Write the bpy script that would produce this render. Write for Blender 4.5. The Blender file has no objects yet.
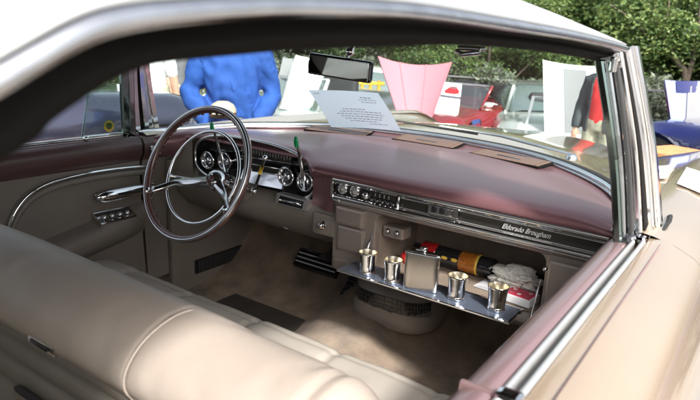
import bpy, bmesh, math, random
import numpy as np
from mathutils import Vector, Matrix, noise
random.seed(7); np.random.seed(7)
PI = math.pi; R = math.radians
SC = bpy.context.scene; COL = SC.collection

# ------------------------------------------------------------------ camera frame
CAM = Vector((1.05, 0.0, 1.35)); F = 607.0
_x = Vector((.8160, -.1876, .5470)); _y = Vector((.5770, .1836, -.7960))
_x.normalize(); _y = (_y - _x * _y.dot(_x)).normalized(); _z = _x.cross(_y)
ROWS = (_x, _y, _z)                     # world axes seen in camera space
def at(px, py, X=None, Y=None, Z=None):
    """point on a world plane (x, y or z constant) seen at a photo position"""
    c = Vector((px - 350, 200 - py, -F))
    d = Vector((ROWS[0].dot(c), ROWS[1].dot(c), ROWS[2].dot(c)))
    if X is not None: t = (X - CAM.x) / d.x
    elif Y is not None: t = (Y - CAM.y) / d.y
    else: t = (Z - CAM.z) / d.z
    return CAM + d * t
def far(px, py, dist):
    c = Vector((px - 350, 200 - py, -F))
    d = Vector((ROWS[0].dot(c), ROWS[1].dot(c), ROWS[2].dot(c)))
    return CAM + d * (dist / math.hypot(d.x, d.y))

# ------------------------------------------------------------------ materials
def mat(name, col, rough=.5, metal=0, coat=0, coat_r=.05, var=0, vscale=8, bump=0, bscale=60, spec=.5,
        trans=0, sheen=0, aniso=0, col2=None, dist=.002):
    m = bpy.data.materials.new(name); m.use_nodes = True
    nt = m.node_tree; b = nt.nodes['Principled BSDF']
    b.inputs['Base Color'].default_value = (*col, 1); b.inputs['Roughness'].default_value = rough
    b.inputs['Metallic'].default_value = metal; b.inputs['Coat Weight'].default_value = coat
    b.inputs['Coat Roughness'].default_value = coat_r; b.inputs['Specular IOR Level'].default_value = spec
    b.inputs['Transmission Weight'].default_value = trans
    b.inputs['Sheen Weight'].default_value = sheen
    tc = None
    if var or bump or col2: tc = nt.nodes.new('ShaderNodeTexCoord')
    if var or col2:
        n = nt.nodes.new('ShaderNodeTexNoise'); n.inputs['Scale'].default_value = vscale
        n.inputs['Detail'].default_value = 6; n.inputs['Roughness'].default_value = .6
        nt.links.new(tc.outputs['Object'], n.inputs['Vector'])
        r = nt.nodes.new('ShaderNodeValToRGB')
        if col2 is None: c1 = tuple(c * (1 - var) for c in col); c2 = tuple(min(1, c * (1 + var)) for c in col)
        else: c1, c2 = col, col2
        r.color_ramp.elements[0].position = .33; r.color_ramp.elements[1].position = .67
        r.color_ramp.elements[0].color = (*c1, 1); r.color_ramp.elements[1].color = (*c2, 1)
        nt.links.new(n.outputs['Fac'], r.inputs['Fac']); nt.links.new(r.outputs['Color'], b.inputs['Base Color'])
    if bump:
        n = nt.nodes.new('ShaderNodeTexNoise'); n.inputs['Scale'].default_value = bscale
        n.inputs['Detail'].default_value = 5
        nt.links.new(tc.outputs['Object'], n.inputs['Vector'])
        bp = nt.nodes.new('ShaderNodeBump'); bp.inputs['Strength'].default_value = bump
        bp.inputs['Distance'].default_value = dist
        nt.links.new(n.outputs['Fac'], bp.inputs['Height']); nt.links.new(bp.outputs['Normal'], b.inputs['Normal'])
    return m

def glass_mat(name, tint, refl=.06):
    m = bpy.data.materials.new(name); m.use_nodes = True; nt = m.node_tree
    nt.nodes.clear(); o = nt.nodes.new('ShaderNodeOutputMaterial')
    t = nt.nodes.new('ShaderNodeBsdfTransparent'); t.inputs[0].default_value = (*tint, 1)
    g = nt.nodes.new('ShaderNodeBsdfGlossy'); g.inputs['Roughness'].default_value = .01
    fr = nt.nodes.new('ShaderNodeLayerWeight'); fr.inputs['Blend'].default_value = .25
    ml = nt.nodes.new('ShaderNodeMath'); ml.operation = 'MULTIPLY_ADD'
    ml.inputs[1].default_value = .35; ml.inputs[2].default_value = refl * .5
    mx = nt.nodes.new('ShaderNodeMixShader')
    nt.links.new(fr.outputs['Fresnel'], ml.inputs[0]); nt.links.new(ml.outputs[0], mx.inputs[0])
    nt.links.new(t.outputs[0], mx.inputs[1]); nt.links.new(g.outputs[0], mx.inputs[2])
    nt.links.new(mx.outputs[0], o.inputs[0]); return m

def leaf_mat(name, c1, c2, c3):
    m = bpy.data.materials.new(name); m.use_nodes = True; nt = m.node_tree
    b = nt.nodes['Principled BSDF']; o = nt.nodes['Material Output']
    g = nt.nodes.new('ShaderNodeNewGeometry'); r = nt.nodes.new('ShaderNodeValToRGB')
    r.color_ramp.elements[0].color = (*c1, 1); r.color_ramp.elements[1].color = (*c3, 1)
    e = r.color_ramp.elements.new(.5); e.color = (*c2, 1)
    nt.links.new(g.outputs['Random Per Island'], r.inputs['Fac'])
    nt.links.new(r.outputs['Color'], b.inputs['Base Color']); b.inputs['Roughness'].default_value = .5
    t = nt.nodes.new('ShaderNodeBsdfTranslucent'); nt.links.new(r.outputs['Color'], t.inputs[0])
    mx = nt.nodes.new('ShaderNodeMixShader'); mx.inputs[0].default_value = .35
    nt.links.new(b.outputs[0], mx.inputs[1]); nt.links.new(t.outputs[0], mx.inputs[2])
    nt.links.new(mx.outputs[0], o.inputs[0]); return m

M = dict(
    paint=mat('champagne_paint', (.56, .435, .315), .25, .65, 1, .05, var=.04, vscale=3),
    steel=mat('roof_steel', (.90, .90, .88), .38, .95, var=.02),
    chrome=mat('chrome', (.82, .83, .85), .06, 1, bump=.06, bscale=14, dist=.004),
    chrome_satin=mat('chrome_satin', (.88, .88, .90), .13, 1, bump=.1, bscale=30),
    brownvinyl=mat('brown_vinyl', (.15, .085, .065), .45),
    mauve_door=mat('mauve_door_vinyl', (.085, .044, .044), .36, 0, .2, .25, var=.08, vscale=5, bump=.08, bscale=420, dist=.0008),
    housing=mat('housing_paint', (.40, .35, .31), .35, 0, .3),
    foldpaper=mat('folded_paper', (.52, .53, .55), .8),
    brushed=mat('brushed_metal', (.80, .80, .79), .32, .85),
    emblem=mat('emblem_metal', (.85, .85, .85), .35, .6),
    chrome_aged=mat('chrome_aged', (.62, .63, .65), .14, 1, var=.12, vscale=30, bump=.12, bscale=25),
    silver=mat('silver', (.90, .89, .87), .10, 1, bump=.15, bscale=30, dist=.003),
    gilt=mat('gilt_inside', (.82, .76, .62), .25, 1),
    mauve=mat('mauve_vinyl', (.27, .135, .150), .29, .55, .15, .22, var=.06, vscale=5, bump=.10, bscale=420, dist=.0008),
    mauve_metal=mat('mauve_paint', (.27, .175, .18), .30, .5, .6, .08),
    mauve_rim=mat('mauve_rim', (.10, .045, .04), .22, 0, .8, .08),
    taupe=mat('taupe_leather', (.205, .178, .155), .46, var=.07, vscale=7, bump=.14, bscale=320, dist=.0008),
    taupe_paint=mat('taupe_paint', (.255, .215, .19), .28, .3, .5, .1, var=.04),
    seat=mat('seat_leather', (.335, .285, .245), .45, var=.09, vscale=5, bump=.35, bscale=260, dist=.0012),
    cushion=mat('cushion_leather', (.37, .335, .295), .38, var=.05, vscale=9, bump=.14, bscale=230, dist=.001),
    seatback=mat('seat_rear_trim', (.13, .115, .098), .5, var=.08, bump=.1, bscale=200, dist=.0008),
    thread=mat('piping', (.44, .38, .33), .45),
    carpet=mat('brown_carpet', (.12, .078, .044), .95, col2=(.34, .24, .155), vscale=9, bump=.9, bscale=420, sheen=.3, dist=.006),
    rubber=mat('black_rubber', (.018, .018, .018), .6, bump=.1, bscale=80),
    seal=mat('weatherstrip', (.007, .0065, .006), .85, spec=.1),
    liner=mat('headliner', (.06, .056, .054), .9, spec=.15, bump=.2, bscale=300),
    blackgloss=mat('black_gloss', (.015, .015, .018), .12, 0, .6),
    dialface=mat('dial_face', (.03, .035, .045), .3, .3),
    dash_insert=mat('dash_insert', (.045, .043, .038), .35, .6, bump=.2, bscale=200),
    greylens=mat('grey_lens', (.30, .30, .29), .25, .3, .5),
    green=mat('green_plastic', (.0, .33, .10), .25, 0, .5),
    mirror=mat('mirror_glass', (.75, .77, .80), .02, 1),
    traym=mat('tray_mirror', (.26, .31, .42), .16, .75),
    white=mat('white_paper', (.78, .80, .83), .75, var=.02),
    ink=mat('ink', (.06, .06, .08), .7),
    cloth=mat('white_cloth', (.70, .69, .64), .85, var=.1, vscale=30, bump=.5, bscale=60),
    tissue=mat('white_tissue', (.82, .82, .84), .9),
    red=mat('red_gloss', (.42, .012, .015), .2, 0, .6),
    redpack=mat('red_card', (.62, .03, .09), .35, 0, .3),
    amber=mat('amber_label', (.50, .19, .02), .3, 0, .5, col2=(.28, .07, .01), vscale=90),
    yellow=mat('yellow_print', (.75, .50, .06), .5),
    glass=glass_mat('windshield_glass', (.86, .95, .92)),
    rearglass=glass_mat('rear_tinted_glass', (.42, .46, .44)),
    vglass=glass_mat('vent_glass', (.74, .88, .83)),
    skin=mat('skin', (.50, .28, .20), .5, var=.08, vscale=12),
    hair=mat('hair', (.10, .065, .04), .7, bump=.6, bscale=160),
    jacket=mat('blue_jacket', (.017, .060, .24), .8, var=.15, vscale=5, spec=.25, bump=.3, bscale=90),
    shirtw=mat('white_shirt', (.80, .82, .82), .8), khaki=mat('khaki_cloth', (.36, .34, .26), .85, var=.1),
    greycl=mat('grey_trousers', (.12, .12, .13), .85), redshirt=mat('red_shirt', (.55, .03, .03), .8),
    darkj=mat('dark_jacket', (.035, .045, .05), .7), shoe=mat('shoe', (.03, .025, .02), .5),
    cream=mat('cream_cloth', (.36, .31, .23), .8), brown=mat('brown_cloth', (.10, .055, .03), .7),
    navy=mat('navy_paint', (.085, .09, .14), .20, .8, 1, .02), pink=mat('pink_paint', (.46, .17, .205), .4, .1, .5, .1),
    creamp=mat('cream_paint', (.70, .62, .58), .3, .1, .8),
    whitep=mat('white_paint', (.80, .80, .80), .3, 0, .8), silverp=mat('silver_paint', (.52, .55, .53), .28, .5, 1),
    hoodgrey=mat('hood_lining', (.17, .175, .18), .7), redp=mat('red_paint', (.22, .012, .018), .2, .2, 1),
    pinkline=mat('pink_crease', (.43, .16, .19), .5), bluep=mat('blue_paint', (.006, .012, .10), .12, .3, 1), lav=mat('pale_lining', (.22, .26, .48), .5),
    carglass=mat('car_glass', (.10, .13, .13), .05, 0, 1, .01), tyre=mat('tyre', (.02, .02, .02), .8),
    alloy=mat('alloy', (.55, .55, .56), .25, .9), lamp=mat('lamp_lens', (.75, .75, .75), .15, .3, 1),
    wood=mat('tan_wood', (.52, .25, .10), .55, var=.2, vscale=14), steelgrey=mat('grey_steel', (.13, .13, .13), .5, .6),
    yellowm=mat('yellow_enamel', (.70, .42, .03), .4), bluecl=mat('blue_canvas', (.02, .04, .15), .8),
    bark=mat('bark', (.12, .095, .072), .9, var=.3, vscale=20, bump=.8, bscale=18, dist=.02),
    leaf=leaf_mat('leaf_fresh', (.05, .095, .03), (.10, .17, .05), (.24, .30, .09)),
    leafd=leaf_mat('leaf_dark', (.035, .07, .025), (.065, .115, .04), (.13, .18, .07)),
    shrubm=leaf_mat('leaf_grey', (.08, .10, .07), (.15, .18, .13), (.24, .26, .20)),
)
def ground_mat():
    m = mat('asphalt', (.21, .205, .195), .9, var=.25, vscale=.8, bump=.6, bscale=70, dist=.01); return m
M['matrub'] = mat('floor_mat', (.055, .048, .042), .7, var=.15, vscale=14, bump=.3, bscale=120)
M['asphalt'] = ground_mat()
def paper_mat():
    m = bpy.data.materials.new('thin_paper'); m.use_nodes = True; nt = m.node_tree; b = nt.nodes['Principled BSDF']; b.inputs['Base Color'].default_value = (.74, .79, .86, 1); b.inputs['Roughness'].default_value = .8
    t = nt.nodes.new('ShaderNodeBsdfTranslucent'); t.inputs[0].default_value = (.70, .80, .92, 1); mx = nt.nodes.new('ShaderNodeMixShader'); mx.inputs[0].default_value = .5
    nt.links.new(b.outputs[0], mx.inputs[1]); nt.links.new(t.outputs[0], mx.inputs[2]); nt.links.new(mx.outputs[0], nt.nodes['Material Output'].inputs[0]); return m
M['paper'] = paper_mat(); M['print'] = mat('faded_print', (.22, .23, .27), .8); M['gloveint'] = mat('glove_box_lining', (.21, .165, .13), .7, var=.15, vscale=20)
M['pillarglass'] = mat('glass_edge', (.28, .36, .33), .10, 1, bump=.1, bscale=30)
M['dirt'] = mat('dirt', (.16, .13, .09), .95, var=.35, vscale=1.5, bump=.8, bscale=12, dist=.03)

# ------------------------------------------------------------------ mesh helpers
class MB:
    def __init__(s): s.v = []; s.f = []; s.m = []; s.mats = []; s.sm = []
    def mi(s, m):
        m = M[m] if isinstance(m, str) else m
        if m not in s.mats: s.mats.append(m)
        return s.mats.index(m)
    def add(s, vs, fs, m, smooth=True):
        o = len(s.v); k = s.mi(m); s.v += [tuple(v) for v in vs]
        for f in fs: s.f.append(tuple(i + o for i in f)); s.m.append(k); s.sm.append(smooth)
        return s
    def loft(s, rows, m, close=False, cap=False, smooth=True, flip=False):
        n = len(rows[0]); vs = [p for r in rows for p in r]; fs = []
        for i in range(len(rows) - 1):
            for j in range(n if close else n - 1):
                k = (j + 1) % n; q = (i * n + j, i * n + k, (i + 1) * n + k, (i + 1) * n + j)
                fs.append(q[::-1] if flip else q)
        if cap: fs.append(tuple(range(n))[::-1]); fs.append(tuple((len(rows) - 1) * n + j for j in range(n)))
        return s.add(vs, fs, m, smooth)
    def tube(s, pts, r, m, seg=10, closed=False, flat=1.0, up=None):
        pts = [Vector(p) for p in pts]; n = len(pts); rows = []
        rr = r if isinstance(r, (list, tuple)) else [r] * n
        prev = None
        for i, p in enumerate(pts):
            if closed: t = pts[(i + 1) % n] - pts[i - 1]
            else: t = pts[min(i + 1, n - 1)] - pts[max(i - 1, 0)]
            t.normalize()
            if prev is None:
                a = up and Vector(up) or (Vector((0, 0, 1)) if abs(t.z) < .9 else Vector((0, 1, 0)))
                prev = (a - t * a.dot(t)).normalized()
            else: prev = (prev - t * prev.dot(t)).normalized()
            b = t.cross(prev)
            rows.append([p + (prev * math.cos(2 * PI * k / seg) * flat + b * math.sin(2 * PI * k / seg)) * rr[i] for k in range(seg)])
        if closed: rows.append(rows[0])
        return s.loft(rows, m, close=True, cap=not closed, flip=True)
    def lathe(s, prof, m, c=(0, 0, 0), axis=(0, 0, 1), seg=28, sy=1.0):
        a = Vector(axis).normalized(); q = Vector((0, 0, 1)).rotation_difference(a); c = Vector(c)
        rows = [[c + q @ Vector((r * math.cos(2 * PI * k / seg), r * sy * math.sin(2 * PI * k / seg), z)) for k in range(seg)] for r, z in prof]
        return s.loft(rows, m, close=True)
    def box(s, c, size, m, bev=.004, rot=None, seg=2):
        bm = bmesh.new(); bmesh.ops.create_cube(bm, size=1)
        for v in bm.verts: v.co = Vector((v.co.x * size[0], v.co.y * size[1], v.co.z * size[2]))
        if bev: bmesh.ops.bevel(bm, geom=bm.edges[:], offset=min(bev, min(size) * .45), segments=seg, profile=.6, affect='EDGES')
        q = rot if rot is not None else Matrix.Identity(3)
        if not isinstance(q, Matrix): q = Matrix.Rotation(q[2], 3, 'Z') @ Matrix.Rotation(q[1], 3, 'Y') @ Matrix.Rotation(q[0], 3, 'X')
        bm.verts.index_update()
        vs = [Vector(c) + q @ v.co for v in bm.verts]; fs = [[v.index for v in f.verts] for f in bm.faces]
        bm.free(); return s.add(vs, fs, m, smooth=False)
    def ball(s, c, r, m, seg=14, rings=8, q=None):
        r = r if isinstance(r, (tuple, list)) else (r, r, r); rows = []
        for i in range(rings + 1):
            th = -PI / 2 + PI * i / rings
            row = []
            for k in range(seg):
                v = Vector((r[0] * math.cos(th) * math.cos(2 * PI * k / seg), r[1] * math.cos(th) * math.sin(2 * PI * k / seg), r[2] * math.sin(th)))
                row.append(Vector(c) + (q @ v if q else v))
            rows.append(row)
        return s.loft(rows, m, close=True)
    def plate(s, pts, th, m, n=None):
        pts = [Vector(p) for p in pts]
        if n is None: n = (pts[1] - pts[0]).cross(pts[2] - pts[0]).normalized()
        k = len(pts); vs = pts + [p - Vector(n) * th for p in pts]
        fs = [tuple(range(k)), tuple(range(2 * k - 1, k - 1, -1))] + [(i + k, (i + 1) % k + k, (i + 1) % k, i) for i in range(k)]
        return s.add(vs, fs, m, False)
    def build(s, name, parent=None, loc=None, label=None):
        me = bpy.data.meshes.new(name); me.from_pydata([tuple(v) for v in s.v], [], s.f)
        for m in s.mats: me.materials.append(m)
        me.polygons.foreach_set('material_index', s.m); me.polygons.foreach_set('use_smooth', s.sm)
        me.update(); o = bpy.data.objects.new(name, me); COL.objects.link(o)
        if parent is not None: o.parent = parent
        if loc is not None: o.location = loc
        if label: o['label'] = label
        return o
def catmull(pts, n=8):
    pts = [Vector(p) for p in pts]; out = []
    for i in range(len(pts) - 1):
        p0 = pts[max(i - 1, 0)]; p1 = pts[i]; p2 = pts[i + 1]; p3 = pts[min(i + 2, len(pts) - 1)]
        for k in range(n):
            t = k / n
            out.append(.5 * ((2 * p1) + (p2 - p0) * t + (2 * p0 - 5 * p1 + 4 * p2 - p3) * t * t + (3 * p1 - p0 - 3 * p2 + p3) * t ** 3))
    out.append(pts[-1]); return out
def interp(x, xs, ys): return float(np.interp(x, xs, ys))
def tag(o, label=None, cat=None, group=None, kind=None):
    if label: o['label'] = label
    if cat: o['category'] = cat
    if group: o['group'] = group
    if kind: o['kind'] = kind
    return o
def thing(name, label, cat, loc=(0, 0, 0), rz=0, group=None):
    o = bpy.data.objects.new(name, None); COL.objects.link(o); o.location = loc; o.rotation_euler = (0, 0, rz)
    o.empty_display_size = .1
    return tag(o, label, cat, group)
def solidify(o, th, offset=-1):
    m = o.modifiers.new('thickness', 'SOLIDIFY'); m.thickness = th; m.offset = offset; return o
def text_mesh(name, body, size, m, parent, mtx, extrude=.0006, shear=0, align='CENTER', spacing=1):
    c = bpy.data.curves.new(name, 'FONT'); c.body = body; c.size = size; c.extrude = extrude; c.shear = shear
    c.align_x = align; c.align_y = 'CENTER'; c.space_character = spacing; c.resolution_u = 3
    t = bpy.data.objects.new(name + '_src', c); COL.objects.link(t)
    bpy.context.view_layer.update()
    me = bpy.data.meshes.new_from_object(t.evaluated_get(bpy.context.evaluated_depsgraph_get()))
    bpy.data.objects.remove(t); me.materials.clear(); me.materials.append(M[m]); me.transform(mtx)
    o = bpy.data.objects.new(name, me); COL.objects.link(o); o.parent = parent; return o

# ------------------------------------------------------------------ ground
def gz(x, y):
    d = math.hypot(x - 0, y - .5)
    return interp(d, [0, 3, 6, 9, 14, 40], [0, 0, -.22, -.42, -.5, -.5])
mb = MB(); rad = [0, 1.5, 3, 4, 5, 6, 7.5, 9, 11, 14, 20, 40, 90, 250]; rows = []
for r in rad[1:]:
    rows.append([(r * math.cos(a), .5 + r * math.sin(a), gz(r * math.cos(a), .5 + r * math.sin(a))) for a in [2 * PI * k / 72 for k in range(72)]])
mb.loft(rows, 'asphalt', close=True)
o0 = len(mb.v); mb.add([(0, .5, 0)] + rows[0], [(0, 1 + k, 1 + (k + 1) % 72) for k in range(72)], 'asphalt')
tag(mb.build('ground'), kind='structure')
# planted earth strip behind the parked cars
mb = MB(); rows = []
for r0 in (10.6, 12, 16, 24):
    rows.append([(1 + r0 * math.cos(R(a)), r0 * math.sin(R(a)), gz(1 + r0 * math.cos(R(a)), r0 * math.sin(R(a))) + (.05 if r0 < 11 else .16)) for a in range(70, 181, 5)])
mb.loft(rows, 'dirt', flip=False); mb.loft([[(p[0], p[1], p[2] - .2) for p in rows[0]], rows[0]], 'dirt')
tag(mb.build('planting_strip'), kind='structure')

# ==================================================================== THE CAR
car = thing('vintage_car', 'beige vintage luxury car in the foreground with steel roof and mauve and taupe interior', 'car')

# windshield base curve and header curve
WB = [(-.835, 1.36, .975), (-.81, 1.52, .975), (-.70, 1.76, .985), (-.515, 1.955, .99), (-.3, 2.03, 1.0), (0, 2.06, 1.003),
      (.3, 2.03, 1.0), (.515, 1.955, .99), (.70, 1.76, .985), (.81, 1.52, .975), (.835, 1.36, .975)]
WBs = catmull(WB, 6)
WH = [(-.765, 1.33, 1.345), (-.72, 1.39, 1.355), (-.62, 1.44, 1.362), (-.47, 1.48, 1.368), (-.25, 1.51, 1.372), (0, 1.52, 1.374),
      (.25, 1.51, 1.372), (.47, 1.48, 1.368), (.62, 1.44, 1.362), (.72, 1.39, 1.355), (.765, 1.33, 1.345)]
WHs = catmull(WH, 6)

# ---- hood and fenders
def sm(x, a, b): t = min(1, max(0, (x - a) / (b - a))); return t * t * (3 - 2 * t)
def hood_z(x, y):
    ax = abs(x)
    z = interp(ax, [0, .2, .42, .60, .74, .83, .92, .985, 1.02], [1.035, 1.03, 1.0, .962, .972, .985, .975, .935, .87])
    z -= (.13 - .08 * sm(ax, .40, .95)) * (max(0, (y - 2.1)) / 1.2) ** 1.2 + .9 * max(0, (y - 3.35)) ** 2
    return z
mb = MB(); rows = []
xs_front = np.linspace(-.80, .80, len(WBs))
for k in range(25):
    t = k / 24; row = []
    for i, b in enumerate(WBs):
        fx = xs_front[i]; fy = 3.75 - .25 * (fx / .8) ** 2
        x = b.x * (1 - t) + fx * t; y = (b.y + .03) * (1 - t) + fy * t
        z = hood_z(x, y); w = min(1, t * 6)
        row.append((x, y, (b.z - .006) * (1 - w) + z * w))
    rows.append(row)
mb.loft(rows, 'paint', flip=True)
# rolled front edge
mb.loft([rows[-1], [(p[0], p[1] + .05, p[2] - .08) for p in rows[-1]], [(p[0], p[1] + .06, p[2] - .35) for p in rows[-1]]], 'paint', flip=True)
hood = mb.build('hood', car)
def body_side(sx, y0, y1, name, parent, nx=18, arch=None):
    """outer skin: shoulder roll then side"""
    prof = [(.800, .972), (.83, .985), (.885, .978), (.93, .966), (.968, .948), (1.002, .918), (1.026, .86), (1.036, .78), (1.022, .64), (1.0, .55), (.985, .42), (.955, .28)]
    mb = MB(); rows = []
    n = max(2, int((y1 - y0) / .08)) + 1
    for k in range(n):
        y = y0 + (y1 - y0) * k / (n - 1); row = []
        dz = .05 * (max(0, (y - 2.1)) / 1.2) ** 1.2 + .9 * max(0, (y - 3.35)) ** 2
        for (x, z) in prof:
            zz = z - dz * (1 if z > .8 else .3); xx = x - .10 * max(0, (y - 3.0)) ** 2
            if arch and z < .7 and abs(y - arch) < .38:
                lim = .34 + math.sqrt(max(0, .38 ** 2 - (y - arch) ** 2)); zz = max(zz, min(lim, .70))
            row.append((sx * xx, y, zz))
        rows.append(row)
    mb.loft(rows, 'paint', flip=(sx < 0))
    return mb, name, parent
for sx in (1, -1):
    b, _, _ = body_side(sx, 1.3715, 3.80, '', None, arch=2.75)
    # inner flange from the shoulder to the cowl
    f = b.build('front_fender', car)
    a = MB(); a.lathe([(0, .12), (.14, .12), (.17, .10), (.19, .06)], 'chrome', (sx * .83, 2.75, .34), (sx, 0, 0))
    a.lathe([(.19, .09), (.24, .11), (.31, .115), (.345, .09), (.35, 0), (.34, -.10)], 'tyre', (sx * .83, 2.75, .34), (sx, 0, 0), 36)
    a.build('front_wheel', car)
# ---- doors: outer skins
def sill_door(sx, y0, y1, name, skin=True):
    prof = [(.8815, .9725), (.905, .974), (.93, .966), (.968, .948), (1.002, .918), (1.026, .86), (1.036, .78), (1.022, .64), (1.0, .55), (.985, .42), (.955, .28)]
    mb = MB(); n = 12; rows = [[(sx * x, y0 + (y1 - y0) * k / n, z) for x, z in prof] for k in range(n + 1)]
    mb.loft(rows, 'paint', flip=(sx < 0))
    mb.loft([[(sx * .8815, y, .9725), (sx * .881, y, .90)] for y in (y0, y1)], 'paint', flip=(sx > 0))
    for y in (y0, y1): mb.add([(sx * x, y, z) for x, z in prof] + [(sx * .80, y, .28), (sx * .80, y, .90)], [tuple(range(len(prof) + 2))], 'paint', False)
    return mb
# pad profile across (x from inner to outer)
PADP = [(.800, .86), (.795, .90), (.796, .935), (.803, .955), (.815, .966), (.832, .971), (.846, .970), (.851, .964)]
def pad(sx, y0, y1, m='mauve_metal'):
    mb = MB(); n = 10
    rows = [[(sx * x, y0 + (y1 - y0) * k / n, z) for x, z in PADP] for k in range(n + 1)]
    mb.loft(rows, m, flip=(sx < 0))
    for y in (y0, y1): mb.add([(sx * x, y, z) for x, z in PADP] + [(sx * .851, y, .86)], [tuple(range(len(PADP) + 1))], m, False)
    return mb
for sx in (1, -1):
    d = sill_door(sx, .605, 1.37, 'x').build('front_door', car)
    r = sill_door(sx, -.55, .595, 'x').build('rear_door', car)
    pad(sx, .605, 1.33).build('sill_pad', d); pad(sx, -.55, .595).build('sill_pad', r)
    for (y0, y1, p) in ((.61, 1.33, d), (-.55, .59, r)):
        c = MB(); c.loft([[(sx * x, y, z) for x, z in ((.851, .958), (.8525, .972), (.857, .974), (.860, .968), (.861, .93))] for y in (y0, y1)], 'brushed', flip=(sx < 0)); c.build('sill_moulding', p)
        c = MB(); c.loft([[(sx * x, y, z) for x, z in ((.8612, .952), (.8695, .949), (.870, .93))] for y in (y0, y1)], 'rubber', flip=(sx < 0)); c.build('window_slot_seal', p)
        c = MB(); c.loft([[(sx * x, y, z) for x, z in ((.8705, .94), (.871, .972), (.873, .978), (.878, .978), (.8805, .972))] for y in (y0, y1)], 'brushed', flip=(sx < 0)); c.build('belt_moulding', p)
        c = MB(); c.tube([(sx * .908, y0, .9745), (sx * .908, y1, .9745)], .0016, 'mauve_metal', 6); c.build('pinstripe', p)
    # chrome end caps at the door joint
    c = MB(); c.box((sx * .868, .597, .966), (.030, .022, .03), 'chrome', .006); c.box((sx * .832, .600, .95), (.05, .008, .045), 'mauve_metal', .003); c.build('door_latch_cap', r)

# ---- roof
NE = [(0, .0)]
R1 = [(0, 66), (35, 46), (70, 27), (105, 14), (157, 6), (240, 1), (300, 1), (400, 6), (460, 14), (520, 24), (565, 32), (600, 40), (625, 47)]
RD = [(0, 84), (35, 62), (70, 46), (105, 35), (157, 26), (240, 18), (300, 16), (400, 20), (460, 26), (520, 34), (565, 40), (597, 47), (618, 53)]
RL = [(0, 160), (35, 128), (70, 102), (105, 80), (157, 64), (240, 55), (300, 50), (400, 46), (460, 45), (520, 49), (565, 55), (590, 59), (606, 64)]
r1 = [at(x, y, X=.785) for x, y in R1]; rd = [at(x, y, X=.775) for x, y in RD]; rl = [at(x, y, X=.735) for x, y in RL]
def back(c, dz, xx):   # rear quarter post, running down behind the rear door
    p = c[0]
    return [Vector((xx, -.36, .97)), Vector((xx, -.18, p.z - .215)), Vector((xx, -.06, p.z - .115)), Vector((xx, .05, p.z - .042))]
r1 = back(r1, 0, .785) + r1; rd = back(rd, 0, .775) + rd; rl = back(rl, 0, .735) + rl
r1 = catmull(r1, 4); rd = catmull(rd, 4); rl = catmull(rl, 4)
n = len(r1); half = []
for i in range(n):
    e = r1[i]; row = []
    front = interp(e.y, [.6, 1.36], [0, 1])
    for k in range(-16, 17):
        u = k / 16; su = math.copysign(1 - (1 - abs(u)) ** 1.6, u)
        x = su * .785; zc = 1.478
        z = e.z + (zc - e.z) * (1 - abs(su) ** 4.5)
        row.append(Vector((x, e.y + .17 * front * (1 - su * su), z - .045 * front * front * (1 - abs(su) ** 6))))
    half.append(row)
mb = MB(); mb.loft(half, 'steel', flip=True)
roof = mb.build('roof', car)
solidify(roof, .006)
for sx in (1, -1):
    fl = sx < 0
    a = MB(); a.loft([[Vector((sx * (p.x + .004), p.y, p.z + .002)), Vector((sx * (p.x + .010), p.y, p.z - .003)), Vector((sx * (p.x + .006), p.y, p.z - .010)), Vector((sx * q.x, q.y, (q.z + p.z) / 2 - .004))] for p, q in zip(r1, rd)], 'chrome_aged', flip=fl); a.build('drip_rail', roof)
    a = MB(); a.loft([[Vector((sx * .778, q.y, (q.z * .6 + p.z * .4) - .004)), Vector((sx * q.x, q.y, q.z))] for p, q in zip(r1, rd)], 'mauve_metal', flip=fl); a.build('rail_moulding', roof)
    a = MB()
    rows = []
    for q, l in zip(rd, rl):
        rows.append([Vector((sx * q.x, q.y, q.z)), Vector((sx * .760, q.y, q.z * .8 + l.z * .2)), Vector((sx * .768, (q.y + l.y) / 2, q.z * .5 + l.z * .5)), Vector((sx * .752, l.y, q.z * .15 + l.z * .85)), Vector((sx * l.x, l.y, l.z)),
                     Vector((sx * .71, l.y, l.z + .004)), Vector((sx * .68, l.y, l.z + .03))])
    a.loft(rows, 'seal', flip=fl); a.build('window_weatherstrip', roof)
# headliner
mb = MB(); rows = []
for i in range(n):
    e = rl[i]; front = interp(e.y, [.6, 1.36], [0, 1]); row = []
    for k in range(-12, 13):
        su = k / 12; z = e.z + .012 + (1.425 - e.z) * (1 - abs(su) ** 5)
        row.append(Vector((su * .71, e.y + .15 * front * (1 - su * su), z - .03 * front * (1 - abs(su) ** 4))))
    rows.append(row)
mb.loft(rows, 'liner'); mb.build('headliner', roof)
# rear window panel and shelf closing the cabin at the back
mb = MB(); e = half[0]
mb.loft([[Vector((x * .785 / 1, -.30 - .42 * (1 - x * x), .97)) for x in [k / 12 for k in range(-12, 13)]], [Vector((k / 12 * .785, -.29 - .10 * (1 - (k / 12) ** 2), .97 + .49 * (1 - abs(k / 12) ** 4.5))) for k in range(-12, 13)]], 'rearglass')
mb.build('rear_window', car)
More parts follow.
